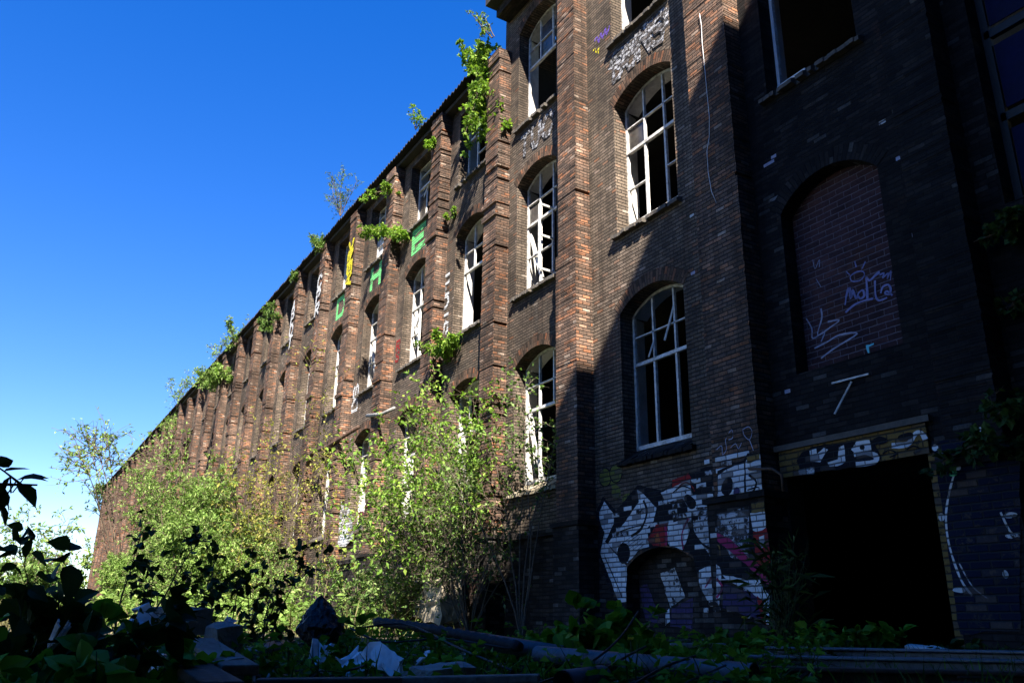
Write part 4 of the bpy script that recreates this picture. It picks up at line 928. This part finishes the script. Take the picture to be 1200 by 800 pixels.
long_thing('ribbed_hose', 'black ribbed hose lying from the shrubs down to the pipes', 'hose', *seg(440, 728, 6.4, 610, 756, 5.2), 'ribbed', .036, M_HOSE)
long_thing('steel_pipe', 'short cut pipe stub at the bottom edge', 'pipe', *seg(660, 800, 3.6, 706, 793, 3.9), 'pipe', .05, M_STEEL)
long_thing('steel_beam', 'long steel beam lying before the doorway, rear one of the three', 'beam', *seg(880, 766, 7.0, 1290, 776, 6.3), 'ibeam', (.1, .12, .02), M_GREYSTEEL, group='steel beams before the doorway')
long_thing('steel_beam', 'long steel beam lying before the doorway, middle one of the three', 'beam', *seg(790, 776, 6.2, 1290, 788, 5.5), 'ibeam', (.1, .12, .02), M_GREYSTEEL, group='steel beams before the doorway')
long_thing('steel_beam', 'long steel beam lying before the doorway, front one of the three', 'beam', *seg(700, 789, 4.6, 1290, 803, 4.9), 'ibeam', (.09, .12, .02), M_RUST, group='steel beams before the doorway')
long_thing('timber', 'long thin timber edge along the bottom of the picture', 'timber', *seg(470, 797, 3.6, 632, 794, 3.5), 'plank', (.09, .03), M_WOOD)
long_thing('timber', 'dark timber lying along the bottom left of the long thin one', 'timber', *seg(300, 801, 3.5, 470, 799, 3.5), 'plank', (.1, .04), M_DARKWOOD)
long_thing('plank', 'grey weathered plank slanting down below the concrete block', 'plank', *seg(232, 752, 4.4, 282, 785, 3.5), 'plank', (.14, .04), M_WOOD)
long_thing('plank', 'dark plank slanting to the lower edge at the left', 'plank', *seg(205, 770, 3.9, 262, 805, 3.1), 'plank', (.14, .035), M_DARKWOOD)
long_thing('plank', 'blue grey plank lying left of the black rubbish bag', 'plank', *seg(292, 765, 5.0, 335, 752, 5.6), 'plank', (.12, .03), M_GREYSTEEL)
long_thing('slat', 'thin pale slat leaning at the right side of the doorway', 'slat', *seg(1092, 757, 7.6, 1128, 766, 7.2), 'plank', (.04, .02), M_FRAME)
long_thing('slat', 'short pale board on the ground behind the bright weed clump', 'slat', *seg(660, 742, 6.6, 725, 742, 6.6), 'plank', (.05, .03), M_FRAME)
long_thing('slat', 'pale board lying behind the open dandelion', 'slat', *seg(785, 756, 6.0, 850, 756, 6.1), 'plank', (.05, .03), M_CONC)
def rough_block(name, label, cat, px, py, r, dims, mat, rot=.3, seed=0, amp=.12):
    import bmesh
    bm = bmesh.new(); bmesh.ops.create_cube(bm, size=1); bmesh.ops.subdivide_edges(bm, edges=bm.edges, cuts=5, use_grid_fill=True)
    for v in bm.verts:
        v.co = Vector((v.co.x*dims[0], v.co.y*dims[1], v.co.z*dims[2])); q = v.co*5+Vector((seed*7, 0, 0)); v.co += noise.noise_vector(q)*amp*min(dims)
    m = bpy.data.meshes.new(name); bm.to_mesh(m); bm.free(); m.materials.append(mat)
    o = bpy.data.objects.new(name, m); C.objects.link(o); o.location = at_r(px, py, r); o.rotation_euler = (.05*seed % .2, .06, rot); return tag(o, label, cat)
rough_block('concrete_block', 'grey concrete block lying on the rubble at the left', 'concrete block', 211, 727, 4.9, (.24, .2, .13), M_CONC, .8, 1, .06)
rough_block('stone', 'round grey stone right of the concrete block', 'stone', 262, 752, 4.6, (.16, .14, .13), M_CONC, .2, 2, .3)
rough_block('stone', 'flat grey slab below the weathered plank', 'stone', 248, 785, 3.7, (.2, .16, .08), M_CONC, .5, 3, .2)
rough_block('broken_block', 'broken pale masonry block lying in sunlight at the foot of the wall', 'masonry block', 512, 703, 20.3, (1.9, .5, .9), M_PALESILL, -.1, 4, .25)
rough_block('stone', 'dark rounded lump by the timbers at the bottom', 'stone', 512, 790, 4.0, (.3, .2, .08), M_CONC, .1, 5, .3)
rough_block('stone', 'pale chunk on the doorway threshold', 'stone', 1082, 764, 7.4, (.2, .14, .08), M_PLASTER, .3, 6, .3)
rough_block('stone', 'small pale stone at the left foot of the doorway', 'stone', 947, 764, 7.4, (.1, .08, .05), M_PLASTER, .3, 7, .3)
# black rubbish bag with a pointed top
import bmesh
bm = bmesh.new(); bmesh.ops.create_icosphere(bm, subdivisions=4, radius=1)
for v in bm.verts:
    z = (v.co.z+1)/2; k = (1-z)**.6*.9+.06; sh = Vector((-.10*z, 0, 0)); n3 = noise.noise_vector(v.co*2.6)*.22+noise.noise_vector(v.co*6)*.09
    v.co = Vector((v.co.x*k*.19, v.co.y*k*.19, z*.29)) + sh + n3*.17*(1-.5*z)
m = bpy.data.meshes.new('rubbish_bag'); bm.to_mesh(m); bm.free(); m.materials.append(M_BAG)
bag = bpy.data.objects.new('rubbish_bag', m); C.objects.link(bag); q = at_r(377, 757, 5.4); bag.location = q; tag(bag, 'crumpled black rubbish bag with a pointed top on the rubble', 'rubbish bag')
# white sheets and scraps
def scrap(label, px, py, r, w, h, mat=None, seed=0, name='plastic_scrap'):
    rs = random.Random(seed); m = MB(); n = 6; g_ = [[Vector((w*(i/n-.5)*(1+.3*rs.uniform(-1, 1)), h*(j/n-.5)*(1+.3*rs.uniform(-1, 1)), .10*min(w, h)*rs.uniform(-1, 1)+.05*math.sin(i+seed))) for j in range(n+1)] for i in range(n+1)]
    idx = [[0]*(n+1) for _ in range(n+1)]
    for i in range(n+1):
        for j in range(n+1): idx[i][j] = len(m.v); m.v.append(tuple(g_[i][j]))
    for i in range(n):
        for j in range(n):
            if rs.random() < .12 and (i in (0, n-1) or j in (0, n-1)): continue
            m.f.append((idx[i][j], idx[i+1][j], idx[i+1][j+1], idx[i][j+1])); m.uv.append([(0, 0)]*4); m.mi.append(0)
    o = m.build(name, mat or M_PLAST); sol = o.modifiers.new('thick', 'SOLIDIFY'); sol.thickness = .004
    o.location = at_r(px, py, r); o.rotation_euler = (rs.uniform(.2, .7), rs.uniform(-.3, .3), rs.uniform(0, 3)); return tag(o, label, 'plastic scrap', 'white scraps in the rubble')
scrap('white plastic sheet left of the concrete block', 170, 733, 4.6, .22, .16, seed=1)
scrap('white plastic scrap just right of the concrete block', 262, 736, 5.2, .16, .07, seed=2)
scrap('white crumpled sheet right of the black rubbish bag', 376, 768, 4.8, .22, .12, seed=3)
scrap('white crumpled sheet before the ribbed hose', 420, 776, 4.4, .16, .14, seed=4)
scrap('narrow white strip standing before the ribbed hose', 452, 772, 4.3, .06, .2, seed=5)
scrap('small white scrap over the dark lump by the timbers', 503, 776, 4.3, .11, .05, seed=6)
scrap('small white scrap at the bottom edge below the rubbish bag', 301, 795, 3.6, .09, .05, seed=7)
scrap('small bluish scrap in the weeds at the lower left', 66, 746, 3.0, .03, .03, seed=8)
scrap('small scrap near the plank at the lower left', 182, 776, 3.7, .06, .05, seed=9)
# tin can
e = MB(); n = 20
for (a, b, r0, r1) in ((0, .004, .036, .036), (.004, .1, .035, .035), (.1, .104, .036, .036)): e.tube([(0, 0, a), (0, 0, b)], [r0, r1], n)
can = e.build('tin_can', M_TIN, smooth=False); can.location = at_r(226, 788, 3.6); can.rotation_euler = (1.45, .1, .9); tag(can, 'dented bright tin can lying by the weathered plank', 'tin can')
# cables
for k, (lab, pts) in enumerate((('long black cable arching from the bottom edge up into the weeds', [(632, 800, 3.8), (668, 787, 4.0), (700, 770, 4.3), (728, 745, 4.6), (748, 716, 4.9)]), ('black cable crossing over the long grey pipe', [(672, 798, 3.7), (705, 785, 3.9), (735, 768, 4.2), (757, 757, 4.6)]), ('thin black cable lying over the ribbed hose', [(410, 735, 5.2), (450, 752, 5.0), (520, 748, 5.0), (600, 760, 4.8)]), ('thin black cable leading from the rubbish bag to the right', [(395, 742, 5.4), (470, 730, 5.4), (540, 760, 4.8), (600, 785, 4.2)]), ('black cable slanting across the lower right of the pipe', [(745, 800, 3.7), (780, 780, 4.0), (815, 768, 4.4)]))):
    m = MB(); q = [at_r(*p) for p in pts]; c = q[0].copy(); sm = []
    for i in range(len(q)-1):
        a, b, cc, d = q[max(i-1, 0)], q[i], q[i+1], q[min(i+2, len(q)-1)]
        for t in (0, .25, .5, .75): sm.append(.5*((2*b)+(cc-a)*t+(2*a-5*b+4*cc-d)*t*t+(3*b-a-3*cc+d)*t**3)-c)
    sm.append(q[-1]-c); m.tube(sm, .006, 6); tag(m.build('cable', M_CABLE, smooth=True, loc=c), lab, 'cable')
# loose rubble
def rubble(n, seed):
    r = random.Random(seed); m = MB(); f = reg(-40, 1250, 3.4, 10)
    for _ in range(n):
        x, y = f(r); s = r.uniform(.015, .06); c = Vector((x, y, gz(x, y)+s*.3)); R3 = Matrix.Rotation(r.uniform(0, 6), 3, rvec(r)); d = Vector((r.uniform(.6, 1.6), r.uniform(.5, 1.2), r.uniform(.3, .8)))*s
        cs = [c + R3 @ Vector((sx*d.x*r.uniform(.7, 1.1), sy*d.y*r.uniform(.7, 1.1), sz*d.z)) for sz in (-1, 1) for sx, sy in ((-1, -1), (1, -1), (1, 1), (-1, 1))]
        b = len(m.v); m.v += [tuple(v) for v in cs]; k = r.choice([0, 0, 1, 2])
        for q in ((3, 2, 1, 0), (4, 5, 6, 7), (0, 1, 5, 4), (1, 2, 6, 5), (2, 3, 7, 6), (3, 0, 4, 7)): m.f.append(tuple(b+i for i in q)); m.uv.append([(0, 0)]*4); m.mi.append(k)
    return tag(m.build('rubble', [M_CONC, B_PLINTH, M_DARKWOOD]), kind='stuff')
rubble(2600, 8)
def litter(n, seed):
    r = random.Random(seed); m = MB(); f = reg(-40, 1250, 3.4, 9)
    for _ in range(n):
        x, y = f(r); L_ = r.uniform(.15, .9); a = r.uniform(0, 6.28); c = Vector((x, y, gz(x, y)+r.uniform(.01, .10))); d = Vector((math.cos(a), math.sin(a), r.gauss(0, .16)))*L_/2
        mid = c+Vector((r.gauss(0, .03), r.gauss(0, .03), r.gauss(0, .03))); w_ = r.uniform(.003, .009); k = len(m.f); m.tube([c-d, mid, c+d], [w_, w_, w_*.6], 4); mi = r.choice([0, 0, 1, 2])
        for q in range(k, len(m.f)): m.mi[q] = mi
    return tag(m.build('litter', [M_DARKWOOD, M_RUST, M_WOOD]), kind='stuff')
litter(420, 9)
def flakes(n, seed):
    r = random.Random(seed); m = MB(); f = reg(-40, 1250, 3.4, 9)
    for _ in range(n):
        x, y = f(r); s_ = r.uniform(.015, .05); c = Vector((x, y, gz(x, y)+r.uniform(.02, .09))); u = rvec(r)*s_; v = rvec(r)*s_
        m.face([c-u-v, c+u-v*.6, c+u*.8+v, c-u*.7+v*.9])
    return tag(m.build('litter', M_PLAST), kind='stuff')
flakes(110, 10)

# ------------------------------------------------------------------ light, sky, camera
sv = Vector((2.1, -1.0, 2.43)).normalized()
el = math.asin(sv.z); rot = math.atan2(sv.x, sv.y)
w = bpy.data.worlds.new('World'); sc.world = w; w.use_nodes = True; nt = w.node_tree; nt.nodes.clear()
sky = nt.nodes.new('ShaderNodeTexSky'); sky.sky_type = 'NISHITA'; sky.sun_disc = False; sky.sun_elevation = el; sky.sun_rotation = rot; sky.air_density = 1.0; sky.dust_density = .0; sky.ozone_density = 3.0; sky.altitude = 300
bg = nt.nodes.new('ShaderNodeBackground'); bg.inputs[1].default_value = .074; out = nt.nodes.new('ShaderNodeOutputWorld')
hs = nt.nodes.new('ShaderNodeHueSaturation'); hs.inputs['Saturation'].default_value = 1.56; hs.inputs['Value'].default_value = 1.15; hs.inputs['Hue'].default_value = .522
gm = nt.nodes.new('ShaderNodeGamma'); gm.inputs[1].default_value = .80; nt.links.new(sky.outputs[0], gm.inputs[0]); nt.links.new(gm.outputs[0], hs.inputs['Color']); nt.links.new(hs.outputs[0], bg.inputs[0]); nt.links.new(bg.outputs[0], out.inputs[0])
sd = bpy.data.lights.new('sun', 'SUN'); sd.energy = 5.0; sd.angle = math.radians(.53); sd.color = (1, .93, .82)
so = bpy.data.objects.new('sun', sd); C.objects.link(so); so.rotation_euler = sv.to_track_quat('Z', 'Y').to_euler(); so.location = (20, -20, 40)
cd = bpy.data.cameras.new('camera'); cd.sensor_width = 36; cd.lens = F/1200*36; cd.clip_end = 3000; cd.clip_start = .05
co = bpy.data.objects.new('camera', cd); C.objects.link(co)
M = Matrix((RT, UP, -FW)).transposed().to_4x4(); M.translation = CAM; co.matrix_world = M; sc.camera = co
sc.view_settings.view_transform = 'Standard'; sc.view_settings.look = 'None'; sc.view_settings.exposure = 2.1; sc.view_settings.gamma = 1
sc.cycles.max_bounces = 6; sc.cycles.diffuse_bounces = 3; sc.cycles.use_denoising = True
